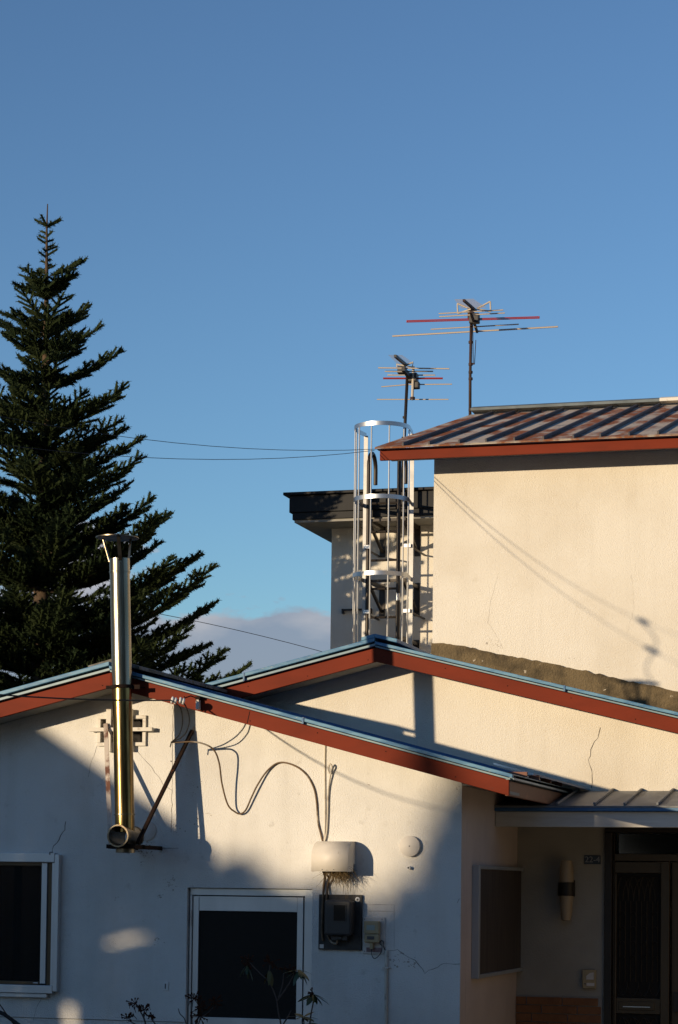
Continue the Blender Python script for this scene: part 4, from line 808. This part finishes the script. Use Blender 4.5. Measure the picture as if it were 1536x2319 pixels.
# cage hoops
cxm = (lxA + lxB) / 2 + .055; rr = .318; cyc = LY - .30; hw = .278
def hoop_pts(scale=1.0):
    pts = [V((cxm - hw, LY + .02, 0))]
    for i in range(25):
        t = math.pi * (1.0 + i / 24.0); t = R(165) + R(210) * i / 24; pts.append(V((cxm + rr * math.cos(t), cyc + rr * math.sin(t), 0)))
    pts.append(V((cxm + hw, LY + .02, 0))); return pts
hp = hoop_pts()
zh = [P(868, y, cyc - rr).z for y in (957, 1122.5, 1296, 1462)]
for z in zh:
    m = MB(); n = len(hp); vs = []
    for i, p in enumerate(hp):
        t = (hp[min(i+1, n-1)] - hp[max(i-1, 0)]).normalized(); nn = V((t.y, -t.x, 0)) * .003
        vs += [p + nn + V((0,0,z - .024)), p - nn + V((0,0,z - .024)), p - nn + V((0,0,z + .024)), p + nn + V((0,0,z + .024))]
    fs = [(4*i + a_, 4*i + (a_ + 1) % 4, 4*(i+1) + (a_ + 1) % 4, 4*(i+1) + a_) for i in range(n - 1) for a_ in range(4)] + [(0,1,2,3), (4*n-1, 4*n-2, 4*n-3, 4*n-4)]
    m.add(vs, fs); m.build('hoop', M['zinc'], lad, auto=True)
zb0, zb1 = 3.5, zh[0] + .02
for an in (176, 203, 228, 262, 300, 338, 4):
    t = R(an); p = V((cxm + (rr - .008) * math.cos(t), cyc + (rr - .008) * math.sin(t), 0)); m = MB(); m.tube([p + V((0,0,zb0)), p + V((0,0,zb1))], .0085, 8); m.build('cage_bar', M['zinc'], lad, smooth=False)
for s_ in (-1, 1):
    x = cxm + s_ * (hw - .002); m = MB(); m.box(x - .024, x + .024, LY - .0, LY + .008, zb0, zb1 - .03); m.build('cage_strip', M['galv'], lad)
    for yy in (1238, 1385):
        z = P(868, yy, LY).z; m = MB(); m.box(min(x, x - s_ * .08), max(x, x - s_ * .08), LY - .03, LY - .001, z - .02, z + .02); m.build('clip', M['zinc'], lad); m = MB(); m.box(x - .012, x + .012, LY + .009, D4 - .001, z - .02, z - .005); m.build('stand_off', M['bronze'], lad)

# ------------------------------------------------------------------ antennas
def rod(a, b, r, n=6): return MB().tube([V(a), V(b)], r, n)
# on the tall house ridge
AY = ridge3.y
ab = P(1065, 942, AY); at = P(1068, 704, AY)
ant = thing('tv_antenna', ab, 'large rooftop TV antenna with a long red element above the rusty roof', 'antenna', 'rooftop antennas')
MB().tube([ab - V((0, 0, .15)), P(1065, 850, AY), at], .0145, 10).build('mast', M['mast'], ant, smooth=True)
for y in (775, 825, 843, 858, 928): c = P(1066, y, AY); MB().lathe(c - V((0, 0, .012)), (0, 0, 1), [(0, .021), (.024, .021)], 10).build('mast_collar', M['mast'], ant)
c = P(1075, 824, AY); rod(P(1066, 824, AY), c, .008).build('stay_lug', M['mast'], ant); MB().tube([c, P(1078, 770, AY)], .004, 5).build('stay', M['mast'], ant)
MB().tube([P(1072, 822, AY - .02), P(1071, 718, AY - .02)], .004, 5).build('feed_cable', M['cable'], ant)
def element(x0, y0, x1, y1, Yd, r, mt, nm='element', parent=ant):
    a, b2 = P(x0, y0, Yd), P(x1, y1, Yd); z_ = (a.z + b2.z) / 2; a.z = b2.z = z_ if abs(y0 - y1) < 12 and False else a.z; b2.z = P(x1, y1, Yd).z; rod(a, b2, r).build(nm, M[mt], parent)
zB = P(1070, 722, AY - .02).z
for (xa, xb, yy, dY, r, mt) in ((994, 1140, 706, -.42, .006, 'antalu'), (995, 1144, 713, -.30, .006, 'antalu'), (976, 1175, 740, .12, .006, 'antalu'), (889, 1264, 750.5, .38, .0085, 'antalu')):
    a, b2 = P(xa, yy + (xb - xa) * .0285, AY + dY), P(xb, yy - (xb - xa) * .0285, AY + dY); rod(a, b2, r).build('element', M[mt], ant)
for dz in (-.006, .007):
    a, b2 = P(922, 728, AY - .03), P(1221, 719, AY - .03); rod(a + V((0, 0, dz)), b2 + V((0, 0, dz)), .0055).build('red_element', M['redpaint'], ant)
for p in (P(922, 728, AY - .03), P(1221, 719, AY - .03)): MB().tube([p + V((0,0,-.010)), p + V((0,0,.011))], .0065, 6).build('red_element_end', M['redpaint'], ant)
bm_a, bm_b = P(1066, 706, AY - .45), P(1081, 752, AY + .4); MB().bar(bm_a, bm_b, .022, .022).build('boom', M['mast'], ant)
c = P(1075, 722, AY - .04); m = MB(); m.box(c.x - .05, c.x + .05, c.y - .04, c.y + .03, c.z - .05, c.z + .05); m.build('balun_box', M['meter'], ant, bevel=.01)
m = MB(); c = P(1067, 712, AY); m.box(c.x - .03, c.x + .03, c.y - .03, c.y + .03, c.z - .05, c.z + .06); m.build('mast_clamp', M['mast'], ant, bevel=.006)
ua, ub = P(1050.5, 680, AY - .75), P(1078, 704, AY + .1); MB().bar(ua, ub, .022, .022).build('boom', M['mast'], ant)
for k in range(9):
    p = ua.lerp(ub, .04 + k * .095); d_ = V((1, .1, 0)).normalized() * (.092 + .004 * k); rod(p - d_ + V((0,0,.012)), p + d_ + V((0,0,.012)), .0024).build('director', M['antalu'], ant)
for s_ in (-1, 1):
    c = ub.lerp(ua, .18); t1_, t2_ = c + V((s_ * .165, 0, .065)), c + V((s_ * .165, .02, -.03))
    for e in (t1_, t2_): MB().tube([c + V((s_ * .03, 0, .0)), e], .008, 6).build('reflector_arm', M['antbeige'], ant)
    MB().tube([t1_, t2_], .008, 6).build('reflector_arm', M['antbeige'], ant)
# on the flat-roofed building
AY2 = D4 + .1
ab = P(910, 1108, AY2); at = P(923, 846, AY2)
an2 = thing('tv_antenna', ab, 'smaller TV antenna on a leaning black mast behind the ladder cage', 'antenna', 'rooftop antennas')
MB().tube([ab - V((0, 0, .1)), at], .019, 10).build('mast', M['bronze'], an2, smooth=True)
for y in (945, 992): c = P(922 - (y - 846) * .05, y, AY2); MB().lathe(c - V((0,0,.012)), (0,0,1), [(0,.026),(.024,.026)], 10).build('mast_collar', M['bronze'], an2)
for (xa, ya_, xb, yb_, dY, r, mt) in ((857,833,1018,835,-.2,.008,'antalu'), (872,841,981,841,-.1,.008,'antbeige'), (878,849.5,986,849.5,0,.008,'antbeige'), (864,876,922,871,.1,.007,'antalu'), (922,871,1024,870,.1,.007,'antalu'), (854,904.5,1016,904.5,.2,.007,'antalu')):
    rod(P(xa, ya_, AY2 + dY), P(xb, yb_, AY2 + dY), r).build('element', M[mt], an2)
for dz in (-.005, .006): rod(P(868, 857, AY2 + .02) + V((0,0,dz)), P(1003, 857, AY2 + .02) + V((0,0,dz)), .0055).build('red_element', M['redpaint'], an2)
rod(P(936.5, 830, AY2), P(934, 906, AY2), .016, 8).build('boom', M['antbeige'], an2); c = P(934.5, 905, AY2); MB().lathe(c, (0,0,1), [(0,.03),(.03,.03)], 10).build('boom_end', M['mast'], an2)
MB().bar(P(913, 835, AY2 - .25), P(942, 870, AY2 + .2), .04, .05).build('boom', M['meter'], an2)
ua, ub = P(895, 806, AY2 - .7), P(920, 827, AY2 - .1); MB().bar(ua, ub, .03, .03).build('boom', M['meter'], an2)
for k in range(8):
    p = ua.lerp(ub, .05 + k * .12); d_ = V((.96, .28, 0)) * (.082 + .003 * k); rod(p - d_ + V((0,0,.012)), p + d_ + V((0,0,.012)), .0026).build('director', M['antalu'], an2)
for q in ([(918,828),(936,820),(934,831),(922,830)], [(916,828),(898,825),(900,831)]):
    MB().tube([P(x, y, AY2 - .15) for x, y in q], .010, 6).build('reflector_arm', M['antbeige'], an2)
for x, y, s_ in ((911, 838, .05), (935, 855, .06), (942, 872, .045)): c = P(x, y, AY2 + .05); m = MB(); m.box(c.x - s_, c.x + s_, c.y - s_, c.y + s_, c.z - s_, c.z + s_ * .8); m.build('clamp', M['meter'], an2, bevel=.012)

# ------------------------------------------------------------------ overhead wires of the tall house, anchored at its left eave
wires = []
for k, (x, y, slope, zt) in enumerate(((852, 1017, -.20, 7.4), (848, 1020, -.24, 6.6))):
    a = P(x, y, B3 - .02); pts = span(a, slope, POLE + V((-.2 + .25 * k, 0, zt)), 40); wires.append(pts)
    m = MB(); m.tube(pts, .0023, 6); tag(m.build('overhead_wire', M['cable'], smooth=True), ('upper' if k == 0 else 'lower') + ' of the two thin black wires running from the eave corner to the left', 'wire')
hb = thing('splice_bundle', wires[0][13], 'small black splice boxes hanging on the overhead wires, left of the picture', 'splice box')
m = MB(); m.bar(wires[0][12], wires[0][12].lerp(wires[0][13], .5), .022, .03); m.build('splice_box', M['meter'], hb)
m = MB(); m.bar(wires[1][12], wires[1][12].lerp(wires[1][13], .6), .026, .026); m.build('splice_box', M['meter'], hb)
m = MB(); m.tube(smooth_path([wires[0][12], wires[0][13] + V((0,0,-.12)), wires[1][12] + V((0,0,-.18)), wires[1][12].lerp(wires[1][13], .6) + V((.05,.05,-.3))]), .005, 6); m.build('loop', M['cable'], hb)
FWY = 60
m = MB(); m.tube(span(P(-200, 1320, FWY), -.022, P(1000, 1560, FWY + 8), 20), .010, 5); tag(m.build('distant_wire', M['cable'], smooth=True), 'faint distant wire sloping down behind the fir towards the middle roof', 'wire')

# utility pole outside the picture
up_ = thing('utility_pole', POLE, 'concrete utility pole outside the picture on the left carrying the wires', 'utility pole')
MB().tube([POLE, POLE + V((0, 0, 9))], [.15, .10], 16).build('shaft', M['concrete'], up_, auto=True)
m = MB(); m.box(POLE.x - .8, POLE.x + .8, POLE.y - .05, POLE.y + .05, 7.2, 7.3); m.build('cross_arm', M['concrete'], up_)

# ------------------------------------------------------------------ fir tree
def needles(segs, r, per, wd, seed):
    """segs: (n,6) twig axes; returns triangles standing off each axis like a bottle brush"""
    g = np.random.default_rng(seed); a = segs[:, :3]; b = segs[:, 3:]; d = b - a; L = np.linalg.norm(d, axis=1, keepdims=True); d = d / L
    idx = np.repeat(np.arange(len(segs)), per); n = len(idx); t = g.random((n, 1)) * 1.08; dd = d[idx]; p = a[idx] + (b - a)[idx] * np.minimum(t, 1)
    o = g.normal(size=(n, 3)); o[:, 2] += .25; o -= dd * (o * dd).sum(1, keepdims=True); o /= np.linalg.norm(o, axis=1, keepdims=True)
    dirn = o * .82 + dd * (.45 + .6 * (t > .95)); dirn /= np.linalg.norm(dirn, axis=1, keepdims=True)
    s = np.cross(dirn, g.normal(size=(n, 3))); s /= np.linalg.norm(s, axis=1, keepdims=True)
    ln = r * g.uniform(.75, 1.2, (n, 1)); v = np.stack([p - s * wd, p + s * wd, p + dirn * ln + s * wd * .35, p + dirn * ln - s * wd * .35], 1)
    return v.reshape(-1, 3)
def np_mesh(name, v, nv=4):
    me = bpy.data.meshes.new(name); n = len(v) // nv
    me.vertices.add(len(v)); me.vertices.foreach_set('co', v.astype(np.float32).ravel())
    me.loops.add(len(v)); me.loops.foreach_set('vertex_index', np.arange(len(v), dtype=np.int32))
    me.polygons.add(n); me.polygons.foreach_set('loop_start', np.arange(0, len(v), nv, dtype=np.int32)); me.polygons.foreach_set('loop_total', np.full(n, nv, np.int32))
    me.update(); me.validate(); return me
TY = 22.0
ttop = P(108, 462, TY); tbase = V((P(97, 1500, TY).x, TY, 0))
fir = thing('fir_tree', tbase, 'tall dark green fir tree rising behind the front house at left', 'tree')
trunk_pt = lambda z: V((tbase.x + (ttop.x - tbase.x) * z / ttop.z, TY, z))
MB().tube([trunk_pt(ttop.z * t) + (V((random.gauss(0,.01), random.gauss(0,.01), 0)) if t < .97 else V((0,0,0))) for t in (0, .2, .4, .6, .75, .85, .92, .965, 1)], [.17, .15, .12, .085, .055, .034, .020, .012, .006], 10).build('trunk', M['bark'], fir, smooth=True)
segs = []; limbs = MB(); rnd = random.Random(11)
def twig(p, d, L): e = p + d * L; segs.append((*p, *e))
def branch(z0, az, L, rise0, rise1, dens=1.0, sub=True):
    out = V((math.cos(az), math.sin(az), 0)); side = V((-out.y, out.x, 0)); base = trunk_pt(z0); pts = []
    n = max(6, int(L / .075))
    bend = rnd.gauss(0, .12)
    for i in range(n + 1):
        t = i / n; pts.append(base + out * L * t + side * L * bend * t * t + zup * L * (rise0 * t + (rise1 - rise0) * .5 * t * t))
    limbs.tube(pts[::max(1, n // 8)] + ([pts[-1]] if (n % max(1, n // 8)) else []), [max(.0035, .010 * L * (1 - .85 * k / max(1, len(pts[::max(1, n//8)])))) for k in range(len(pts[::max(1, n // 8)]) + (1 if n % max(1, n // 8) else 0))], 5, False)
    for i in range(n):
        t = (i + .5) / n; p = pts[i]; f = (pts[i+1] - pts[i]).normalized()
        if t > .10: segs.append((*p, *pts[i+1]))
        if t < .12: continue
        for s_ in (-1, 1):
            if rnd.random() > .92 * dens: continue
            ell = (.10 + .42 * L * (1 - t) ** .8 * min(1, .35 + t * 1.6)) * rnd.uniform(.7, 1.15); ell = min(ell, .75)
            d = (f * .72 + side * s_ * .72 + zup * rnd.uniform(-.08, .22)).normalized(); m_ = max(1, int(ell / .10)); q = p
            for k in range(m_):
                dd = (d + zup * .08 * k + side * s_ * -.03 * k).normalized(); e = q + dd * (ell / m_); segs.append((*q, *e))
                if sub and m_ > 1 and k < m_:
                    for s2 in (-1, 1):
                        if rnd.random() < .85:
                            sd = dd.cross(zup).normalized() * s2; tw = (dd * .75 + sd * .65 + zup * rnd.uniform(-.1, .3)).normalized(); twig(q, tw, rnd.uniform(.06, .12) * (1.15 - .4 * k / m_))
                q = e
        if rnd.random() < .35: twig(p, (f * .6 + zup * .8).normalized(), rnd.uniform(.05, .10))
H = ttop.z
# leader and the first clear whorl
for z, L in ((.255, .13),):
    for az in (R(5), R(35), R(150), R(182), R(265), R(95)): p = trunk_pt(H - z); d = V((math.cos(az), math.sin(az), .62)).normalized(); twig(p, d, .085); twig(p + d * .085, d, .085)
for k in range(17):
    h = .33 + k * .030; az = rnd.random() * 6.3; twig(trunk_pt(H - h), V((math.cos(az), math.sin(az), .45)).normalized(), rnd.uniform(.05, .12) * (1 + h * .25))
h = .90; az0 = 0
while H - h > 1.0:
    nb = 7 if h < 1.2 else 8
    az0 += rnd.uniform(.3, .8)
    Lm = .43 * h + .03 if h < 5.2 else 2.27 + (h - 5.2) * .25
    for k in range(nb):
        az = az0 + 2 * math.pi * k / nb + rnd.gauss(0, .12); L = Lm * rnd.choice((rnd.uniform(.5, .8), rnd.uniform(.75, 1.12))); 
        L *= (.86 if h > 3.2 else .95) if math.cos(az) > .3 else 1
        branch(H - h - .20 * Lm + rnd.gauss(0, .05), az, L, rnd.uniform(.05, .26) + (.25 if h < 1.3 else 0), rnd.uniform(.55, .95), 1.0)
    # short shoots between whorls
    for k in range(5):
        az = rnd.random() * 6.28; branch(H - h - rnd.uniform(.05, .2), az, Lm * rnd.uniform(.25, .5), .2, .6, .8, False)
    h += rnd.uniform(.18, .36) + .02 * min(h, 4)
# the long boughs seen against the sky on the right
for (tx, ty) in ((182,617),(215,688),(240,735),(297,864),(245,980),(328,1029),(355,1122),(392,1158),(463,1252),(494,1276),(438,1418),(512,1469),(573,1502),(-60,690),(-90,860),(-150,1040)):
    yy = TY + rnd.uniform(-.35, .35) * (abs(tx - 100) / 300); tip = P(tx, ty, yy); out = V((tip.x - tbase.x, tip.y - TY, 0)); L = out.length; az = math.atan2(out.y, out.x)
    rise0, rise1 = .10, .80; z0 = tip.z - L * (rise0 + (rise1 - rise0) * .5)
    keep = rnd.gauss; rnd.gauss = lambda a, b: 0.0
    branch(z0, az, L, rise0, rise1, 1.0); rnd.gauss = keep
segs = np.array(segs); segs = segs[np.linalg.norm(segs[:, 3:] - segs[:, :3], axis=1) > 1e-4]
limbs.build('limbs', M['bark'], fir)
LEN = np.linalg.norm(segs[:, 3:] - segs[:, :3], axis=1)
print('fir twigs', len(segs))
def cores(segs, r):
    a, b = segs[:, :3], segs[:, 3:]; d = b - a; d = d / np.linalg.norm(d, axis=1, keepdims=True)
    u = np.cross(d, np.array([.3, .2, .93])); u /= np.linalg.norm(u, axis=1, keepdims=True); w_ = np.cross(d, u); q = []
    ring = [u * math.cos(t) + w_ * math.sin(t) for t in (0, 2.094, 4.189)]
    for k in range(3): q.append(np.stack([a + ring[k] * r, a + ring[(k+1) % 3] * r, b + ring[(k+1) % 3] * r * .9 + d * r * .4, b + ring[k] * r * .9 + d * r * .4], 1))
    return np.concatenate(q).reshape(-1, 3)
me = np_mesh('crown', np.concatenate([needles(segs, .037, 24, .0046, 5), cores(segs, .015)])); me.materials.append(M['needle'])
o = bpy.data.objects.new('crown', me); col.objects.link(o); attach(o, fir)

# ------------------------------------------------------------------ shrubs in front of the wall
def leaf_mesh(L, W):
    m = MB(); n = 7; vs = []
    for i in range(n):
        t = i / (n - 1); w_ = W * .5 * (math.sin(math.pi * min(1, t * .96 + .03)) ** .7); z_ = -.22 * L * t * t
        vs += [(-w_, L * t, z_ - .12 * w_), (0, L * t, z_ + .0), (w_, L * t, z_ - .12 * w_)]
    fs = []
    for i in range(n - 1):
        for k in (0, 1): fs.append((3*i + k, 3*i + k + 1, 3*i + k + 4, 3*i + k + 3))
    m.add(vs, fs); return m.mesh('leaf', True)
LEAF = [leaf_mesh(.115, .033), leaf_mesh(.095, .027)]; LEAF[0].materials.append(M['leaf']); LEAF[1].materials.append(M['leaf'])
YLEAF = leaf_mesh(.10, .03); YLEAF.materials.append(M['oldleaf'])
def whorl(parent, c, n, tilt=(-.5, .25), yellow=False, seed=0, spread=1.0):
    r_ = random.Random(seed)
    for k in range(n):
        az = 2 * math.pi * (k + r_.uniform(-.3, .3)) / n; me = YLEAF if yellow and r_.random() < .8 else LEAF[r_.randrange(2)]
        o = place('leaf', me, None, c, parent); q = Matrix.Rotation(az, 4, 'Z') @ Matrix.Rotation(r_.uniform(*tilt), 4, 'X') @ Matrix.Rotation(r_.gauss(0, .3), 4, 'Y'); o.rotation_euler = q.to_euler(); s_ = r_.uniform(.75, 1.1) * spread; o.scale = (s_, s_, s_)
def truss(parent, c, n, s, seed):
    r_ = random.Random(seed); m = MB()
    for k in range(n):
        d_ = V((r_.gauss(0, 1), r_.gauss(0, 1), r_.gauss(.1, .8))).normalized(); L = s * r_.uniform(.5, 1.2); e = c + d_ * L
        m.tube([c, c + d_ * L * .6, e], [.002, .0022, .0045], 4, True); m.lathe(e, d_, [(-.004, .003), (.001, .006), (.008, .004)], 5)
        if r_.random() < .5: e2 = e + V((r_.gauss(0,.01), r_.gauss(0,.01), -r_.uniform(.01, .03))); m.tube([e, e2], [.003, .0015], 4)
    m.build('dried_flower_head', M['dryflower'], parent)
SY = D1 - .75
def stems(parent, lst, r=.006):
    for pts in lst:
        pp = smooth_path([P(x, y, SY + (dy[0] if dy else 0)) for x, y, *dy in pts], 4); n = len(pp)
        MB().tube(pp, [r * (1 - .45 * i / n) for i in range(n)], 6).build('stem', M['twig'], parent, smooth=True)
b0 = P(640, 2319, SY)
s1 = thing('rhododendron', (b0.x, SY, 0), 'sparse rhododendron with bare forked stems in front of the back door', 'shrub', 'rhododendrons along the wall')
stems(s1, [[(640,2480,.0),(640,2380),(636,2319),(631,2295),(626,2262),(618,2240),(608,2222),(590,2205),(575,2190),(566,2180)], [(627,2268),(640,2250),(650,2235),(658,2222),(666,2205)], [(609,2225),(610,2205),(612,2185)], [(631,2262),(640,2230),(643,2205)], [(642,2319),(652,2303),(660,2288)]])
for k, (x, y, n, ts) in enumerate(((562,2176,6,.05), (612,2178,5,.05), (652,2196,7,.045))):
    c = P(x, y, SY); truss(s1, c, 16, ts, 30 + k)
whorl(s1, P(678, 2196, SY), 9, (-.9, .1), seed=3); whorl(s1, P(560, 2186, SY), 6, (-1.2, -.5), seed=4); whorl(s1, P(610, 2196, SY), 4, (-1.3, -.9), True, seed=5)
b0 = P(700, 2319, SY)
s2 = thing('rhododendron', (b0.x, SY - .1, 0), 'leafy rhododendron shoots with drooping green leaves right of the back door glass', 'shrub', 'rhododendrons along the wall')
stems(s2, [[(700,2480),(701,2360),(702,2319),(705,2295),(710,2268),(711,2255)], [(690,2480),(690,2360),(688,2305)]], .007)
whorl(s2, P(711, 2252, SY), 12, (-.75, -.05), seed=8, spread=1.05); truss(s2, P(708, 2247, SY), 10, .03, 50); whorl(s2, P(688, 2303, SY), 9, (-.3, .7), True, seed=9); whorl(s2, P(700, 2318, SY), 8, (-.6, .2), seed=10)
b0 = P(320, 2319, SY)
s3 = thing('rhododendron', (b0.x, SY, 0), 'leafless twig clump with dark dried flower heads at the bottom left', 'shrub', 'rhododendrons along the wall')
stems(s3, [[(345,2480),(335,2350),(327,2310),(318,2290),(308,2275)], [(340,2400),(330,2320),(325,2300),(328,2290)], [(320,2400),(312,2330),(300,2316),(290,2310)], [(360,2400),(355,2330),(346,2312),(342,2304)]], .006)
for k, (x, y, s_) in enumerate(((306,2272,.045), (326,2288,.04), (289,2304,.04), (342,2303,.02))): truss(s3, P(x, y, SY), 18, s_, 60 + k)
b0 = P(430, 2319, SY)
s4 = thing('rhododendron', (b0.x, SY, 0), 'thin shrub with drooping brown dried flowers at the left door jamb', 'shrub', 'rhododendrons along the wall')
stems(s4, [[(430,2480),(428,2360),(420,2312),(408,2296),(404,2284)], [(436,2400),(436,2330),(434,2295),(436,2275),(438,2262)], [(440,2400),(448,2330),(456,2305),(470,2295),(482,2282)]], .005)
for k, (x, y, s_) in enumerate(((440,2262,.05), (452,2282,.055), (452,2300,.05), (487,2270,.05))): truss(s4, P(x, y, SY), 20, s_, 80 + k)
# dark pole leaning in from the left
lp = thing('leaning_pole', P(-40, 2240, SY - .3), 'black pole leaning in at the bottom left corner with a thin rod above it', 'pole')
MB().tube([P(-60, 2268, SY - .3), P(10, 2297, SY - .3), P(44, 2322, SY - .3), P(130, 2390, SY - .3)], .013, 8).build('shaft', M['cable'], lp, smooth=True)
MB().tube([P(-60, 2185, SY - .3), P(0, 2275, SY - .3), P(30, 2318, SY - .3), P(80, 2390, SY - .3)], .0035, 6).build('rod', M['dryflower'], lp, smooth=True)

# ------------------------------------------------------------------ across the yard, outside the picture: what shades the lower walls
hs_ = V((1, SA, 0)).normalized(); rs_ = V((SA, -1, 0)).normalized(); drop = SB / math.hypot(1, SA)
def eq(X, Z, dist): return V((X, D1, Z)) - hs_ * dist + V((0, 0, drop * dist))         # the point whose shadow falls on the front wall at (X, Z)
nh = eq(-7.1, 3.78, 13)
nb = thing('neighbour_house', (nh.x, nh.y, 0), 'low grey gabled house across the yard, outside the picture on the left', 'house')
def nhp(u, v, z): p = nh + rs_ * u - hs_ * v; return (p.x, p.y, z)
sl = .585 / .832; hw_ = 1.85; za = nh.z; ze = za - sl * hw_
uw = .75
m = MB(); m.prism([nhp(-hw_ + .3, .3, 0), nhp(uw, .3, 0), nhp(uw, .3, za - .1 - sl * uw), nhp(0, .3, za - .1), nhp(-hw_ + .3, .3, ze + .2)], tuple(-hs_ * 5)); m.build('walls', M['housewall'], nb)
zq = drop * 13
def upanel(u0, u1, z0, z1): 
    m = MB(); t0, t1 = (za - .1 - sl * u0, za - .1 - sl * u1) if z1 is None else (z1, z1); m.prism([nhp(u0, .3, z0), nhp(u1, .3, z0), nhp(u1, .3, t1), nhp(u0, .3, t0)], tuple(-hs_ * .08)); m.build('light_slot_panel', M['housewall'], nb)  # panels added, their slots shaped to throw light patches on the front wall
def uo(X): return (X + 7.1) * .832
cuts = [uw + .001, uo(-5.93), uo(-5.87), uo(-5.64), uo(-5.34), hw_ - .1]
upanel(cuts[0], cuts[1], 0, None); upanel(cuts[1], cuts[2], 0, 1.10 + zq); upanel(cuts[1], cuts[2], 1.38 + zq, None); upanel(cuts[2], cuts[3], 0, None)

for k in range(4):
    ua_, ub_ = cuts[3] + (cuts[4] - cuts[3]) * k / 4 + .0005, cuts[3] + (cuts[4] - cuts[3]) * (k + 1) / 4; zz = 1.808 + .022 * k
    upanel(ua_, ub_, 0, zz + zq); upanel(ua_, ub_, zz + (.026, .036, .036, .024)[k] + zq, None)
upanel(cuts[4], cuts[5], 0, None)
for s_ in (-1, 1): m = MB(); m.prism([nhp(0, 0, za - .12), nhp(s_ * hw_, 0, ze - .12), nhp(s_ * hw_, 0, ze), nhp(0, 0, za)], tuple(-hs_ * 5.6)); m.build('roof', M['tin'], nb)
def crown(parent, c, rad, n, ls, seed, core=0):
    g = np.random.default_rng(seed); u = g.normal(size=(n, 3)); u /= np.linalg.norm(u, axis=1, keepdims=True); rr_ = g.random((n, 1)) ** .42
    ctr = np.array(c) + u * rr_ * np.array(rad); a = g.normal(size=(n, 3)); a /= np.linalg.norm(a, axis=1, keepdims=True); b = np.cross(a, g.normal(size=(n, 3))); b /= np.linalg.norm(b, axis=1, keepdims=True)
    s = ls * g.uniform(.6, 1.3, (n, 1)); v = np.stack([ctr - a*s, ctr + b*s*.6, ctr + a*s, ctr - b*s*.6], 1).reshape(-1, 3)
    me = np_mesh('crown', v); me.materials.append(M['treeleaf']); o = bpy.data.objects.new('crown', me); col.objects.link(o); attach(o, parent)
def yard_tree(X, Z, dist, rad, label, n=9000, ls=.11, seed=1):
    top = eq(X, Z, dist); c = V((top.x, top.y, top.z - rad[2])); t = thing('garden_tree', (top.x, top.y, 0), label, 'tree', 'garden trees across the yard')
    MB().tube([V((top.x, top.y, 0)), V((top.x + .05, top.y, c.z * .6)), V((top.x, top.y, c.z + rad[2] * .6))], [.12, .09, .03], 8).build('trunk', M['bark'], t, smooth=True)
    for k in range(5): a_ = k * 1.26; MB().tube([V((top.x, top.y, c.z - rad[2] * .5)), c + V((math.cos(a_) * rad[0] * .6, math.sin(a_) * rad[1] * .6, rad[2] * .2))], [.05, .015], 6).build('limb', M['bark'], t)
    crown(t, c, rad, n, ls, seed)
yard_tree(-4.75, 2.28, 25, (.72, .72, 2.3), 'bushy garden tree nearest the neighbour house, outside the picture on the left', 12000, seed=1)
yard_tree(-4.15, 2.12, 26, (.9, .9, 2.2), 'low round garden tree in the middle of its row, outside the picture on the left', 12000, seed=2)
yard_tree(-3.3, 2.25, 28, (.75, .75, 2.4), 'dense garden tree right of the round one, outside the picture on the left', 12000, seed=3)
yard_tree(-3.13, 3.0, 30, (.36, .36, 2.4), 'narrow columnar garden tree, tallest of its row, outside the picture on the left', 9000, .09, seed=4)
yard_tree(-2.6, 2.55, 32, (.75, .75, 2.6), 'broad garden tree at the far end of the row, outside the picture on the left', 12000, seed=5)

# unseen houses and tall trees added around the camera to hide the low sky
def sky_block_house(x0, x1, y0, y1, eave, rise, label):
    t = thing('sky_block_house', ((x0+x1)/2, (y0+y1)/2, 0), label, 'house', 'added sky-blocking houses')
    m = MB(); m.box(x0, x1, y0, y1, 0, eave); m.build('walls', M['housewall'], t)
    ym = (y0 + y1) / 2; m = MB(); m.prism([(x0 - .4, y0 - .4, eave + .002), (x0 - .4, y1 + .4, eave + .002), (x0 - .4, ym, eave + rise)], (x1 - x0 + .8, 0, 0)); m.build('roof', M['tin'], t)
    for k in range(3):
        xa = x0 + (x1 - x0) * (k + .25) / 3; m = MB(); m.box(xa, xa + 1.4, y1 + .002, y1 + .03, eave * .55, eave * .8); m.build('window', M['glass'], t)
sky_block_house(-5, 6, -17, -10, 5.6, 2.6, 'unseen two-storey grey house added behind the viewer to hide low sky')
sky_block_house(9, 17, -9, -1, 5.4, 2.4, 'unseen grey house added on the near right behind the viewer to hide low sky')
def sky_block_tree(x, y, h, r, label, seed):
    t = thing('sky_block_tree', (x, y, 0), label, 'tree', 'added sky-blocking trees')
    MB().tube([V((x, y, 0)), V((x + .1, y, h * .5)), V((x, y, h * .9))], [.28, .18, .04], 10).build('trunk', M['bark'], t, smooth=True)
    crown(t, V((x, y, h * .58)), (r, r, h * .42), 9000, .30, seed)
for k, (x, y, h, r, l) in enumerate(((-4.5, -7, 13, 2.6, 'unseen tall leafy tree added left of the viewer to hide low sky'), (7, -5, 13.5, 3.0, 'unseen tall leafy tree added between the two sky-blocking houses'), (11.5, 3, 12, 3.0, 'unseen tall leafy tree added right of the viewer to hide low sky'), (-24, 9, 12, 3.2, 'unseen tall leafy tree added far left beyond the neighbour house to hide low sky'))): sky_block_tree(x, y, h, r, l, 70 + k)
